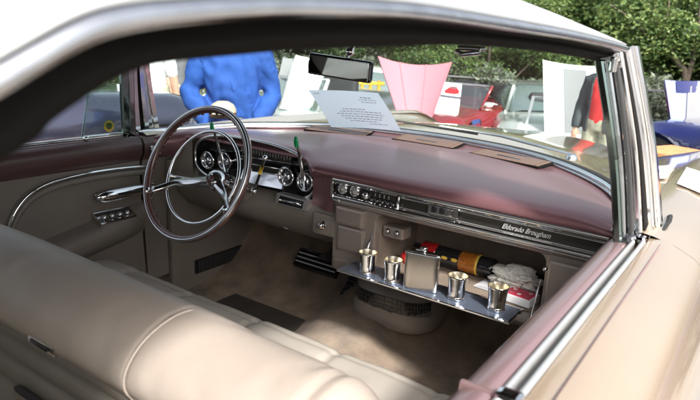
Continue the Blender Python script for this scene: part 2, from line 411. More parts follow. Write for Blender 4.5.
# ---- windshield
mb = MB(); rows = []
for t in np.linspace(0, 1, 9):
    rows.append([b * (1 - t) + h * t + Vector((0, .035 * math.sin(PI * t), 0)) for b, h in zip(WBs, WHs)])
mb.loft(rows, 'glass'); ws = mb.build('windshield', car)
a = MB(); a.tube([p + Vector((0, .0, .004)) for p in WBs], .009, 'chrome', 8); a.tube([p + Vector((0, -.018, -.003)) for p in WBs[3:-3]], .004, 'chrome_aged', 6)
a.tube([p + Vector((p.x * .02, .034, .0)) for p in WBs], .012, 'rubber', 8); a.build('lower_moulding', ws)
a = MB(); a.loft([[p + Vector((0, .012, .012)), p + Vector((0, -.004, .002)), p + Vector((0, -.012, -.010)), p + Vector((0, -.05, -.002)), p + Vector((0, -.07, .02))] for p in WHs], 'liner'); a.build('header_garnish', ws)
for wx, tx in ((.52, .02),):
    w = MB(); b0 = Vector((wx, 2.06, 1.01)); b1 = Vector((tx, 2.075, 1.045))
    w.tube([b0, (b0 + b1) / 2 + Vector((0, -.005, .012)), b1], [.006, .005, .003], 'chrome', 8)
    w.tube([b1 + Vector((-.18, -.02, .0)), b1 + Vector((.16, -.012, -.01))], .004, 'rubber', 6)
    w.lathe([(0, .02), (.012, .019), (.018, .010), (.02, 0)], 'chrome', b0 - Vector((0, 0, .015)))
    w.build('wiper_arm', ws)
# ---- A-pillars
for sx in (1, -1):
    # inner post
    a = MB()
    def strip(bot, top, w, d, m):
        b = Vector((sx * bot[0], bot[1], bot[2])); t = Vector((sx * top[0], top[1], top[2]))
        mid = (b + t) / 2 + Vector((sx * .008, 0, 0))
        rows = []
        for p in catmull([b, mid, t], 5):
            rows.append([p + Vector((x * w, y * d, 0)) for x, y in ((-1, -.6), (-.6, -1), (.6, -1), (1, -.6), (1, 1), (-1, 1))])
        a.loft(rows, m, close=True, cap=True, smooth=False)
    strip((.834, 1.310, .955), (.752, 1.262, 1.330), .0085, .013, 'pillarglass'); strip((.838, 1.335, .955), (.757, 1.288, 1.338), .0075, .013, 'chrome_aged')
    strip((.851, 1.350, .955), (.770, 1.303, 1.340), .004, .012, 'rubber')
    pillar = a.build('windshield_pillar', car)
    a = MB()
    strip((.860, 1.375, .965), (.774, 1.312, 1.350), .006, .012, 'chrome_satin')
    strip((.866, 1.402, .967), (.778, 1.326, 1.352), .0025, .010, 'seal')
    strip((.873, 1.425, .967), (.783, 1.335, 1.356), .007, .011, 'chrome_satin')
    strip((.880, 1.452, .967), (.788, 1.348, 1.360), .0025, .009, 'chrome_aged')
    strip((.884, 1.478, .967), (.792, 1.360, 1.362), .006, .012, 'chrome_satin')
    a.build('outer_moulding', pillar)
    a = MB(); a.box((sx * .762, 1.285, 1.338), (.034, .03, .022), 'chrome_aged', .006); a.box((sx * .775, 1.275, 1.325), (.012, .02, .03), 'chrome_aged', .004); a.build('latch_bracket', pillar)
    a = MB(); a.box((sx * .842, 1.322, .968), (.028, .04, .03), 'blackgloss', .008); a.box((sx * .862, 1.36, .968), (.03, .03, .02), 'chrome', .007); a.build('pillar_foot', pillar)
    a = MB(); a.tube([(sx * .893, 1.44, .972), (sx * .897, 1.50, .985), (sx * .893, 1.55, .985), (sx * .885, 1.58, .976)], [.003, .0055, .0050, .003], 'rubber', 8); a.build('base_gasket', pillar)

# ---- front seat
seat = bpy.data.objects.new('front_seat', None); COL.objects.link(seat); seat.parent = car; seat.location = (0, .62, .35)
def sp(o): o.location = (0, -.62, -.35); return o
SP = [(.50, .42), (.495, .58), (.49, .70), (.484, .80), (.466, .828), (.450, .855), (.452, .885), (.474, .915), (.508, .934), (.545, .940), (.580, .932), (.612, .908), (.640, .866), (.665, .80), (.70, .70), (.74, .60)]
SPs = catmull([(0, y, z) for y, z in SP], 3)
def seat_rows(xs):
    rows = []
    for x in xs:
        row = []
        for p in SPs:
            y, z = p.y, p.z; ax = abs(x)
            e = max(0, (ax - .66) / .085); e = min(1, e); s = 1 - math.sqrt(max(0, 1 - e * e))   # end rounding
            cy, cz = .57, .72
            y = y + (cy - y) * s * .9; z = z + (cz - z) * s * .65
            g = math.exp(-((x - .375) / .005) ** 2) + 1.4 * math.exp(-((ax - .655) / .010) ** 2) + math.exp(-((x + .375) / .005) ** 2)
            nx = Vector((0, y - cy, z - cz)); l = max(nx.length, .01)
            d = -.0035 * g + .006 * math.exp(-(x / .5) ** 2) + .005 * noise.noise(Vector((x * 5, y * 7, z * 7))) - .0028 * max(0, 1 - abs(noise.noise(Vector((x * 7 + z * 5, y * 9, z * 3)))) * 9)
            y += nx.y / l * d; z += nx.z / l * d
            row.append((x, y, z - (.010 * max(0, (x - .66) / .08))))
        rows.append(row)
    return rows
xs = sorted(set([round(v, 4) for v in list(np.linspace(-.745, .745, 100)) + list(np.linspace(.35, .40, 15)) + list(np.linspace(.63, .745, 22)) + list(np.linspace(-.745, -.68, 8))]))
mb = MB(); mb.loft(seat_rows(xs), 'seat', flip=True, cap=True); sb = sp(mb.build('seat_back', seat))
# piping seams
for X0 in (.378, -.378):
    mb = MB(); pts = [(X0 - .006 * math.sin(i / 6), p.y, p.z) for i, p in enumerate(SPs)]
    pp = []
    for p in pts:
        v = Vector((0, p[1] - .57, p[2] - .72)).normalized() * .0028; pp.append(Vector(p) + v + Vector((0, 0, 0)))
    mb.tube(pp[12:], .0019, 'thread', 6); sp(mb.build('piping', seat))
# rear trim of seat back with grooves and a pull
mb = MB(); rows = []
TR = [(.482, .842), (.468, .836), (.464, .815), (.470, .808), (.462, .800), (.458, .778), (.465, .772), (.457, .765), (.454, .735), (.462, .728), (.452, .720), (.455, .60), (.47, .50), (.50, .36)]
for x in np.linspace(-.72, .70, 30): rows.append([(x, y, z) for y, z in TR])
mb.loft(rows, 'seatback', cap=False); sp(mb.build('rear_trim', seat))
mb = MB(); hc = at(44, 343, Y=.455); mb.box(hc, (.085, .014, .020), 'chrome', .006); mb.box(hc + Vector((0, -.008, 0)), (.05, .006, .008), 'blackgloss', .002)
sp(mb.build('pull_handle', seat)); mb = MB(); hc2 = at(28, 398, Y=.445); mb.box(hc2, (.08, .014, .02), 'blackgloss', .006); sp(mb.build('pull_handle', seat))
# cushion, tufted
mb = MB(); rows = []; buttons = [(x, y) for x in (-.54, -.27, 0, .27, .54) for y in (.98,)]
CP = [(.70, .56), (.76, .595), (.84, .600), (.92, .603), (.98, .603), (1.04, .603), (1.09, .600), (1.125, .592), (1.148, .575), (1.160, .55), (1.160, .50), (1.145, .42), (1.13, .33)]
CPs = catmull([(0, y, z) for y, z in CP], 5)
for x in np.linspace(-.74, .74, 150):
    row = []
    for p in CPs:
        y, z = p.y, p.z; d = 0
        for bx, by in buttons:
            r = math.hypot(x - bx, y - by); d -= .020 * math.exp(-(r / .020) ** 2) + .009 * math.exp(-(r / .06) ** 2)
        q = ((x + .81) / .27) % 1; q = min(q, 1 - q) * .27
        d -= .0065 * math.exp(-(q / .012) ** 2) * (1 if z > .54 else .2) * (.25 + .75 * min(1, abs(y - .98) / .06))
        d -= .0035 * math.exp(-((y - 1.105) / .009) ** 2) * (z > .57)
        d += .005 * noise.noise(Vector((x * 9, y * 12, 0)))
        e = max(0, (abs(x) - .68) / .06); d -= .04 * e * e
        row.append((x, y, z + d))
    rows.append(row)
mb.loft(rows, 'cushion', cap=True, flip=True); sp(mb.build('seat_cushion', seat))
for bx, by in buttons:
    b = MB(); b.lathe([(0, .005), (.006, .0045), (.009, .001), (.009, -.004)], 'cushion', (bx, by, .578), seg=14); sp(b.build('tuft_button', seat))

# ---- floor and firewall
mb = MB(); rows = []
for x in np.linspace(-.80, .80, 60):
    row = []
    for y, z in [(-.95, .36), (-.9, .33), (.3, .33), (1.0, .33), (1.3, .33), (1.5, .332), (1.65, .35), (1.75, .40), (1.86, .50), (1.95, .62), (2.0, .75), (2.0, .9)]:
        t = .075 * math.exp(-(x / .17) ** 4) * (1 if z < .45 else max(0, 1 - (z - .45) * 5)) * (.7 if y < 1.4 else 1)
        row.append((x, y, z + t + .006 * noise.noise(Vector((x * 7, y * 7, 3)))))
    rows.append(row)
mb.loft(rows, 'carpet', flip=True)
mb.build('floor_carpet', car)
mb = MB(); c = [at(258, 306, Z=.345), at(285, 297, Z=.345), at(372, 322, Z=.345), at(345, 338, Z=.345)]
pc = sum(c, Vector()) / 4; mb.box((-.36, 1.44, .345), (.42, .30, .010), 'matrub', .005)
mb.build('floor_mat', car)
# kick panel with vent
mb = MB(); mb.box((-.775, 1.75, .58), (.03, .62, .60), 'taupe', .01)
kp = mb.build('kick_panel', car)
mb = MB(); kc = at(228, 256, X=-.755); mb.box((-.757, kc.y, kc.z), (.012, .36, .06), 'blackgloss', .004)
for k in range(30): mb.box((-.749, kc.y - .165 + k * .0113, kc.z), (.006, .003, .052), 'steelgrey', .001)
mb.build('vent_grille', kp)
mb = MB(); mb.box((.775, 1.75, .58), (.03, .62, .60), 'taupe', .01); mb.build('kick_panel', car)
# brake pedal
pc = at(318, 263, Y=1.80); mb = MB(); rt = Matrix.Rotation(R(-38), 3, 'X') @ Matrix.Rotation(R(0), 3, 'Y')
mb.box(pc, (.215, .022, .082), 'blackgloss', .009, rt)
for dz in (-.018, 0, .018): mb.box(pc + rt @ Vector((0, -.013, dz)), (.195, .005, .005), 'emblem', .001, rt)
mb.box(pc + rt @ Vector((0, -.013, .032)), (.195, .004, .0025), 'rubber', .001, rt)
mb.tube([pc + Vector((.06, .02, 0)), pc + Vector((.08, .12, .05)), pc + Vector((.08, .10, .25))], .011, 'blackgloss', 8)
mb.build('brake_pedal', car)
pa = at(350, 292, Y=1.74); mb = MB(); rt = Matrix.Rotation(R(-48), 3, 'X')
mb.box(pa, (.062, .018, .20), 'rubber', .006, rt)
for k in range(9): mb.box(pa + rt @ Vector((0, -.011, -.08 + k * .02)), (.056, .005, .006), 'blackgloss', .001, rt)
mb.build('accelerator_pedal', car)
mb = MB(); pd = at(274, 258, Y=1.86); mb.lathe([(0, .012), (.014, .011), (.018, .004), (.018, 0)], 'blackgloss', pd, (0, -1, .3)); mb.build('floor_dimmer_switch', car)
# heater / speaker housing on the tunnel
hc = at(393, 300, Y=1.70); mb = MB(); rows = []
for k, (z, w, d) in enumerate([(-.085, .14, .11), (-.070, .162, .134), (-.035, .165, .136), (.035, .158, .128), (.058, .14, .11), (.066, .10, .08), (.068, .0, .0)]):
    rows.append([hc + Vector((math.copysign(abs(math.cos(a)) ** .6, math.cos(a)) * w, math.copysign(abs(math.sin(a)) ** .8, math.sin(a)) * d + .06, z)) for a in [2 * PI * j / 36 for j in range(36)]])
mb.loft(rows, 'housing', close=True, flip=False); hh = mb.build('heater_housing', car)
mb = MB()
for i in range(27):
    a = R(-152 + i * 4.8); 
    mb.tube([hc + Vector((math.copysign(abs(math.cos(a)) ** .6, math.cos(a)) * .161, math.copysign(abs(math.sin(a)) ** .8, math.sin(a)) * .131 + .06, z)) for z in (-.02, .015, .040)], .0022, 'steelgrey', 5)
for z in (-.020, -.006, .010, .025, .040):
    mb.tube([hc + Vector((math.copysign(abs(math.cos(a)) ** .6, math.cos(a)) * .1615, math.copysign(abs(math.sin(a)) ** .8, math.sin(a)) * .1315 + .06, z)) for a in [R(-153 + i * 4.2) for i in range(31)]], .0018, 'steelgrey', 5)
mb.loft([[hc + Vector((math.copysign(abs(math.cos(a)) ** .6, math.cos(a)) * .1595, math.copysign(abs(math.sin(a)) ** .8, math.sin(a)) * .1295 + .06 - .003, z)) for a in [R(-153 + i * 4.2) for i in range(31)]] for z in (-.020, .040)], 'blackgloss')
mb.build('speaker_grille', hh)

# ---- rear seat, parcel shelf and tail
rs = bpy.data.objects.new('rear_seat', None); COL.objects.link(rs); rs.parent = car
mb = MB(); mb.box((0, -.38, .47), (1.40, .56, .22), 'cushion', .07, seg=4); mb.build('seat_cushion', rs)
mb = MB(); mb.box((0, -.70, .72), (1.42, .20, .50), 'seat', .07, Matrix.Rotation(R(-12), 3, 'X'), seg=4); mb.build('seat_back', rs)
mb = MB(); mb.loft([[(x, y, .965) for y in (-.72, -.90)] for x in (-.80, .80)], 'liner', flip=True); mb.loft([[(x, -.90, z) for z in (.965, .30)] for x in (-.80, .80)], 'liner', flip=True); mb.build('parcel_shelf', car)
mb = MB(); rows = []
for y in np.linspace(-.30, -2.35, 24):
    rows.append([(x, y - (.42 * (1 - (x / .785) ** 2) if y > -.9 and abs(x) < .785 else 0) * max(0, 1 - (-.30 - y) / .6), .972 + .012 * (1 - (x / .8) ** 2) - .06 * max(0, (-1.6 - y) / .75) ** 2 + (.05 * sm(abs(x), .6, .8) * min(1, max(0, (-.6 - y) / 1.2)))) for x in np.linspace(-.885, .885, 31)])
mb.loft(rows, 'paint'); mb.loft([rows[-1], [(p[0], p[1] - .06, p[2] - .08) for p in rows[-1]], [(p[0], p[1] - .08, .35) for p in rows[-1]]], 'paint'); mb.build('trunk_deck', car)
for sx in (1, -1):
    b, _, _ = body_side(sx, -2.35, -.56, '', None, arch=-1.2); b.build('rear_fender', car)
    a = MB(); a.lathe([(0, .12), (.14, .12), (.17, .10), (.19, .06)], 'chrome', (sx * .83, -1.2, .34), (sx, 0, 0)); a.lathe([(.19, .09), (.24, .11), (.31, .115), (.345, .09), (.35, 0), (.34, -.10)], 'tyre', (sx * .83, -1.2, .34), (sx, 0, 0), 36); a.build('rear_wheel', car)

# ---- left door interior
ldoor = [o for o in COL.objects if o.name.startswith('front_door')][1]
XD = -.80
mb = MB(); rows = []
DP = [(-.795, .972), (-.775, .965), (-.765, .945), (-.768, .91), (-.785, .885), (-.790, .86), (-.788, .80), (-.785, .60), (-.775, .42)]
yy = np.linspace(.62, 1.335, 14)
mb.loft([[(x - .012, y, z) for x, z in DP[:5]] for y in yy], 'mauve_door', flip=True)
mb.build('upper_pad', ldoor)
mb = MB(); mb.loft([[(x - .010, y, z) for x, z in DP[4:]] for y in yy], 'taupe', flip=True); mb.build('trim_panel', ldoor)
rear_l = [o for o in COL.objects if o.name.startswith('rear_door')][1]
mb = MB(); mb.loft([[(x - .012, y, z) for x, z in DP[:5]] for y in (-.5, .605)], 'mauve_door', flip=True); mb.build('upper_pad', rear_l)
mb = MB(); mb.loft([[(x - .010, y, z) for x, z in DP[4:]] for y in (-.5, .605)], 'taupe', flip=True); mb.build('trim_panel', rear_l)
# cowl side pad ahead of the door
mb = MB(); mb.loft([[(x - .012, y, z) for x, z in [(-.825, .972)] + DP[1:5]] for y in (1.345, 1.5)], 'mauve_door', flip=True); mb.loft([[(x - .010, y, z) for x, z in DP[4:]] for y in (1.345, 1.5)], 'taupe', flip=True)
cs = mb.build('cowl_side_pad', car)
mb = MB(); q = at(160, 148, X=-.775); mb.tube([q + Vector((.0, -.035, -.008)), q + Vector((.014, -.03, .006)), q + Vector((.016, .02, .01)), q + Vector((0, .03, .0))], [.005, .007, .007, .005], 'chrome', 8); mb.box(q + Vector((0, 0, -.002)), (.008, .085, .03), 'chrome_aged', .004); mb.build('vent_crank', cs)
# chrome sweep
mb = MB(); pts = catmull([at(x, y, X=-.790) for x, y in ((8, 232), (14, 214), (26, 197), (42, 186), (62, 179), (90, 173), (118, 169), (150, 166))], 5)
mb.tube(pts, .0085, 'chrome', 8, flat=.9); mb.build('chrome_sweep', ldoor)
mb = MB(); pts2 = [p + Vector((.006, 0, -.018)) for p in pts]; mb.tube(pts2, .010, 'taupe', 8); mb.build('padded_edge', ldoor)
# pull handle
mb = MB(); a0 = at(97, 198, X=-.755); a1 = at(152, 187, X=-.755); dv = a1 - a0
mb.tube([a0, a0 + dv * .02, a0 + dv * .07, a0 + dv * .15, a0 + dv * .5, a0 + dv * .85, a1], [.004, .013, .018, .021, .022, .021, .018], 'chrome', 18)
for t in (.1, .9): mb.tube([a0 + dv * t, a0 + dv * t + Vector((-.03, 0, 0))], .01, 'chrome', 8)
mb.tube([a0 + dv * .28 + Vector((.0225, 0, .006)), a0 + dv * .78 + Vector((.0205, 0, .006))], .0035, 'blackgloss', 6)
mb.build('pull_handle', ldoor)
# armrest
ar = at(95, 222, X=-.735); mb = MB(); rows = []
for y in np.linspace(.80, 1.34, 12):
    zt = .645 + .16 * max(0, y - .9) ** 1.0; w = .058 * min(1, (1.36 - y) * 12)
    rows.append([(-.80, y, zt + .02), (-.80 + w * .6, y, zt + .008), (-.80 + w, y, zt), (-.80 + w * 1.18, y, zt - .015), (-.80 + w * 1.15, y, zt - .05), (-.80 + w * .7, y, zt - .085), (-.80, y, zt - .10)])
mb.loft(rows, 'taupe', cap=True, flip=True); mb.build('armrest', ldoor)
c = [at(93, 214, X=-.785), at(128, 207, X=-.785), at(137, 217, X=-.742), at(102, 226, X=-.742)]
mb = MB(); n_ = (c[1] - c[0]).cross(c[3] - c[0]).normalized(); n_ = -n_ if n_.x < 0 else n_
mb.plate([p + n_ * .004 for p in c][::-1], .012, 'chrome')
u = (c[1] - c[0]); v = (c[3] - c[0])
for k in range(4):
    ct = c[0] + u * (.17 + k * .22) + v * .5 + n_ * .008
    mb.lathe([(0, .008), (.007, .007), (.0095, .003), (.0105, 0)], 'chrome', ct, n_, 12); mb.lathe([(.0105, .0), (.0125, .0)], 'blackgloss', ct - n_ * .002, n_, 12)
mb.build('window_switch_plate', ldoor)
# bright upper sill on left door
mb = MB(); mb.tube([(-.835, .60, .978), (-.835, 1.335, .978)], .006, 'chrome_aged', 8); mb.build('sill_bead', ldoor)
# vent window (frame + pane) on both front doors
vw = [at(x, y, X=-.80) for x, y in ((88, 132), (91, 60), (126, 60), (122, 130))]
mb = MB(); y0, y1 = vw[0].y, 1.325
fr = [Vector((-.838, y0, .975)), Vector((-.80, y0 + .01, 1.14)), Vector((-.765, y0 + .03, 1.325)), Vector((-.765, 1.27, 1.33)), Vector((-.80, 1.30, 1.15)), Vector((-.838, y1, .975))]
mb.tube([fr[0], fr[1], fr[2]], .0045, 'vglass', 8)
mb.tube([fr[0] + Vector((0, .012, .006)), fr[5] + Vector((0, -.01, .006))], .006, 'chrome', 8); mb.tube([fr[3], fr[4], fr[5]], .009, 'blackgloss', 8)
mb.tube([fr[3] + Vector((.004, -.02, 0)), fr[4] + Vector((.004, -.02, 0)), fr[5] + Vector((.004, -.02, .01))], .005, 'chrome_aged', 8)
mb.ball(fr[0] + Vector((.006, .01, .004)), (.012, .012, .010), 'chrome')
mb.build('vent_frame', ldoor)
mb = MB(); mb.add(fr, [(0, 1, 4, 5), (1, 2, 3, 4)], 'vglass', False); mb.build('vent_glass', ldoor)
st = MB(); s0 = at(109, 126, X=-.83)
st.lathe([(0, 0), (.020, 0)], 'yellow', s0, (1, 0, 0), 14); st.lathe([(0, .0012), (.012, .0012)], 'leaf', s0, (1, 0, 0), 14); st.build('window_sticker', ldoor)

# ---- dashboard --------------------------------------------------
dash = bpy.data.objects.new('dashboard', None); COL.objects.link(dash); dash.parent = car
def wb_y(x): return interp(x, [p.x for p in WBs], [p.y for p in WBs])
def wb_z(x): return interp(x, [p.x for p in WBs], [p.z for p in WBs])
def sm(x, a, b): t = min(1, max(0, (x - a) / (b - a))); return t * t * (3 - 2 * t)
mb = MB(); rows = []
for x in np.linspace(-.828, .828, 110):
    drv = sm(x, -.80, -.66) * (1 - sm(x, -.16, -.04))
    yb = wb_y(x) - .006; zb = wb_z(x) - .006
    yf = 1.40 + .065 * drv - .02 * sm(x, -.70, -.82) ; yf = min(yf, yb - .03)
    edge = sm(abs(x), .70, .83)
    zt = .984 + .014 * drv - .012 * edge
    zbot = (.950 if x > -.04 else .955 - .02 * (1 - drv)) + .038 * drv - .006 * edge
    if x < -.66: zbot = .90 + (zbot - .90) * sm(x, -.74, -.64)
    pr = [(yb, zb)]
    dip = -.004 * (1 - drv) - .002
    for t in (.12, .3, .5, .7, .85): pr.append((yb + (yf + .06 - yb) * t, zb - .012 + (-dip) * math.sin(PI * t) * 2 + (zt - zb + .012) * t ** 1.0))
    pr += [(yf + .045, zt - .001), (yf + .022, zt - .006), (yf + .008, zt - .013), (yf, zt - .021), (yf + .002, min(zbot, zt - .026)), (yf + .02, min(zbot, zt - .026) - .004)]
    rows.append([(x, y, z) for y, z in pr])
mb.loft(rows, 'mauve', flip=False); mb.build('dash_pad', dash)
# defroster / vent panels let into the pad
def pad_z(x, y):
    best = None
    i = min(range(len(rows)), key=lambda i: abs(rows[i][0][0] - x)); r = rows[i]
    return interp(-y, [-p[1] for p in r[:8]], [p[2] for p in r[:8]])
for (cx, cy, w, rz) in ((.355, 1.93, .26, R(-12)), (.02, 1.985, .25, R(-2)), (-.36, 1.95, .26, R(10))):
    a = MB(); z = pad_z(cx, cy) + .004; tilt = math.atan2(pad_z(cx, cy + .04) - pad_z(cx, cy - .04), .08) + R(4); z += .002
    rt = Matrix.Rotation(rz, 3, 'Z') @ Matrix.Rotation(tilt, 3, 'X')
    a.box((cx, cy, z - .0015), (w + .010, .093, .008), 'seal', .003, rt); a.box((cx, cy, z), (w, .085, .008), 'brownvinyl', .003, rt)
    a.box(Vector((cx, cy, z)) + rt @ Vector((0, -.006, .0035)), (.085, .010, .004), 'blackgloss', .001, rt)
    for e in (-1, 1): a.box(Vector((cx, cy, z)) + rt @ Vector((e * (w / 2 - .012), 0, .003)), (.003, .084, .004), 'brown', .001, rt)
    a.build('defroster_panel', dash)
# passenger trim panel (chrome, long)
YP = 1.418
mb = MB(); 
def trim_y(x): return YP + .012 * (1 - (x / .8) ** 2)
TP = [(.006, .954), (-.006, .9525), (-.0125, .947), (-.0135, .939), (-.008, .931), (.002, .926), (.004, .912), (.002, .900), (-.006, .896), (-.010, .890), (-.008, .882), (.002, .877), (.012, .876)]
mats_ = ['chrome'] * 5 + ['dash_insert'] * 2 + ['chrome'] * 5
xs_ = np.linspace(.012, .795, 40)
for (j0, j1, mm) in ((0, 6, 'chrome'), (5, 8, 'dash_insert'), (7, 13, 'chrome')):
    sub = catmull([(0, y, z) for y, z in TP[j0:j1]], 3)
    mb.loft([[(x, trim_y(x) + p.y, p.z) for p in sub] for x in xs_], mm, flip=True)
mb.tube(catmull([(.030, YP + .006, .951), (.010, YP + .006, .940), (.006, YP + .006, .915), (.010, YP + .006, .885), (.030, YP + .006, .878)], 5), .006, 'chrome', 8)
for zz, yy_ in ((.953, -.004), (.9265, .001), (.8985, .000), (.8785, -.002)): mb.tube([(x, trim_y(x) + yy_, zz) for x in xs_], .0016, 'brushed', 6)
tp = mb.build('passenger_trim', dash)
# radio / heater controls in its left end
mb = MB()
mb.box((.125, trim_y(.1) - .002, .916), (.215, .006, .040), 'blackgloss', .002)
for kx in (.045, .088):
    c0 = Vector((kx, trim_y(kx) - .004, .918))
    mb.lathe([(.016, .0), (.0165, .006), (.0145, .009), (.012, .007)], 'chrome', c0, (0, -1, 0), 20); mb.lathe([(.012, .007), (.008, .009), (0, .014)], 'greylens', c0, (0, -1, 0), 20)
c0 = Vector((.130, trim_y(.13) - .004, .913)); mb.lathe([(.010, 0), (.010, .012), (.007, .016), (0, .016)], 'chrome', c0, (0, -1, 0), 16)
mb.box((.185, trim_y(.18) - .007, .922), (.085, .004, .014), 'dash_insert', .001)
mb.box((.185, trim_y(.18) - .007, .9325), (.095, .006, .003), 'chrome', .001)
for k in range(5): mb.box((.150 + k * .018, trim_y(.18) - .009, .9055), (.009, .008, .006), 'chrome', .002)
for k in range(4): mb.box((.162 + k * .015, trim_y(.18) - .0105, .922), (.002, .003, .010), 'greylens', .0005)
mb.tube([(.238, trim_y(.24) - .006, .949), (.235, trim_y(.24) - .006, .884)], .0035, 'chrome', 8)
mb.build('radio', tp if False else dash)
mb = MB(); mb.box((.375, trim_y(.37) - .004, .918), (.090, .010, .028), 'chrome', .003)
for k in range(3): mb.box((.350 + k * .024, trim_y(.37) - .010, .918), (.014, .008, .019), ('blackgloss', 'blackgloss', 'chrome')[k], .003)
mb.box((.445, trim_y(.44) - .001, .9385), (.42, .005, .006), 'chrome_aged', .002)
mb.build('clock_bezel', dash)
text_mesh('script_emblem', 'Eldorado Brougham', .0185, 'emblem', dash, Matrix.Translation((.600, trim_y(.600) - .0002, .9125)) @ Matrix.Rotation(R(0), 4, 'Z') @ Matrix.Rotation(R(90), 4, 'X') @ Matrix.Scale(.82, 4, (1, 0, 0)), extrude=.0016, shear=.5)

# lower dash face, passenger side, with the glove box opening
YF = 1.445
mb = MB()
mb.loft([[(x, trim_y(x) + .010, .877), (x, YF - .012, .870), (x, YF - .006, .862), (x, YF + .01, .858)] for x in (.0, .155, .4, .655, .80)], 'taupe_paint', flip=True)
mb.box((.078, YF + .012, .775), (.155, .03, .18), 'taupe_paint', .006); mb.box((.722, YF + .012, .775), (.135, .03, .18), 'taupe_paint', .006)
mb.box((.70, YF - .004, .782), (.075, .016, .135), 'taupe_paint', .006); mb.box((.768, YF - .004, .782), (.045, .016, .135), 'taupe_paint', .006)
mb.box((.07, YF - .008, .835), (.100, .03, .055), 'taupe_paint', .008); mb.box((.07, YF - .0, .76), (.100, .02, .08), 'taupe_paint', .008)
mb.lathe([(0, .006), (.004, .005), (.006, 0)], 'chrome', (.655, YF - .004, .822), (0, -1, 0), 12)
mb.box((.40, YF + .02, .672), (.80, .05, .045), 'taupe_paint', .012)
mb.build('lower_dash', dash)
mb = MB()
mb.add([(.155, YF, .86), (.655, YF, .86), (.655, YF, .697), (.155, YF, .697), (.155, 1.70, .86), (.655, 1.70, .86), (.655, 1.70, .697), (.155, 1.70, .697)],
       [(0, 4, 5, 1), (4, 7, 6, 5), (0, 3, 7, 4), (1, 5, 6, 2), (3, 2, 6, 7)], 'gloveint', False)
gb = mb.build('glove_box', dash)
# rounded corners of opening
for cx, s in ((.155, 1), (.655, -1)):
    mb = MB(); pts = [(cx, YF - .001, .86), (cx + s * .025, YF - .001, .86)] + [(cx + s * (.025 - .025 * math.sin(R(a))), YF - .001, .86 - .025 * (1 - math.cos(R(a)))) for a in (15, 30, 45, 60, 75, 90)]
    mb.plate(pts if s < 0 else pts[::-1], .004, 'taupe_paint'); mb.build('opening_corner', dash)
mb = MB(); mb.box((.397, 1.470, .690), (.515, .16, .010), 'taupe_paint', .003); mb.box((.397, 1.392, .697), (.515, .010, .016), 'taupe_paint', .003)
lid = mb.build('glove_box_lid', dash)
mb = MB(); tc_ = [at(338, 268, Z=.706), at(507, 319, Z=.706)]
yt0, yt1 = 1.333, 1.435; xt0, xt1 = tc_[0].x, tc_[1].x + .012
mb.box(((xt0 + xt1) / 2, (yt0 + yt1) / 2, .7015), (xt1 - xt0, yt1 - yt0, .007), 'chrome', .002); mb.box(((xt0 + xt1) / 2, (yt0 + yt1) / 2, .7045), (xt1 - xt0 - .012, yt1 - yt0 - .012, .003), 'traym', .0005)
mb.build('serving_tray', dash)
for X0 in (.145, .648):
    mb = MB(); mb.tube([(X0, 1.40, .700), (X0 + (.0 if X0 < .3 else .0), 1.405, .712), (X0, 1.425, .762), (X0, 1.445, .79)], .0028, 'chrome_aged', 8); mb.lathe([(0, .004), (.006, .003), (.006, 0)], 'chrome', (X0, 1.40, .700), (1, 0, 0), 10); mb.build('lid_stay', lid)
sw = at(397, 231, Y=1.50); mb = MB(); mb.box(sw, (.068, .05, .034), 'taupe_paint', .004)
for e in (-.016, .016): mb.lathe([(.006, 0), (.006, .006), (.003, .008), (0, .008)], 'chrome', sw + Vector((e, -.025, .002)), (0, -1, 0), 10); mb.lathe([(.009, .001), (.006, .001)], 'blackgloss', sw + Vector((e, -.026, .002)), (0, -1, 0), 10)
mb.build('switch_box', gb)
# under-dash darkness: duct and lower roll
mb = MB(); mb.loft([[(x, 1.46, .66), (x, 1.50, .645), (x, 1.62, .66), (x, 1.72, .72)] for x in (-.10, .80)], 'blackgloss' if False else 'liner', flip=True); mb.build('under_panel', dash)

# ---- driver side: instrument cluster
YC = 1.492
def oval(k, n=40, sx=1, sz=1):
    a = 2 * PI * k / n; c, s_ = math.cos(a), math.sin(a)
    x = math.copysign(abs(c) ** .62, c) * .272 * sx; z = math.copysign(abs(s_) ** .75, s_) * .078 * sz
    z += (.012 if z > 0 else 0) * (1 - (x / .28) ** 2) - .0
    return Vector((-.372 + x, 0, .908 + z - (.010 * x)))
N = 48; out = [oval(k, N) for k in range(N)]
mb = MB(); back_ = [Vector((p.x, YC + .012, p.z)) for p in out]
mb.add([Vector((-.372, YC + .014, .908))] + back_, [(0, 1 + (k + 1) % N, 1 + k) for k in range(N)], 'blackgloss', False)
mb.loft([back_, [Vector((-.372 + (p.x + .372) * 1.02, YC - .022, .908 + (p.z - .908) * 1.05)) for p in out]], 'blackgloss', close=True)
cl = mb.build('instrument_cluster', dash)
mb = MB(); mb.tube([Vector((-.372 + (p.x + .372) * 1.03, YC - .024, .908 + (p.z - .908) * 1.06)) for p in out], .0055, 'chrome', 8, closed=True); mb.build('cluster_bezel', dash)
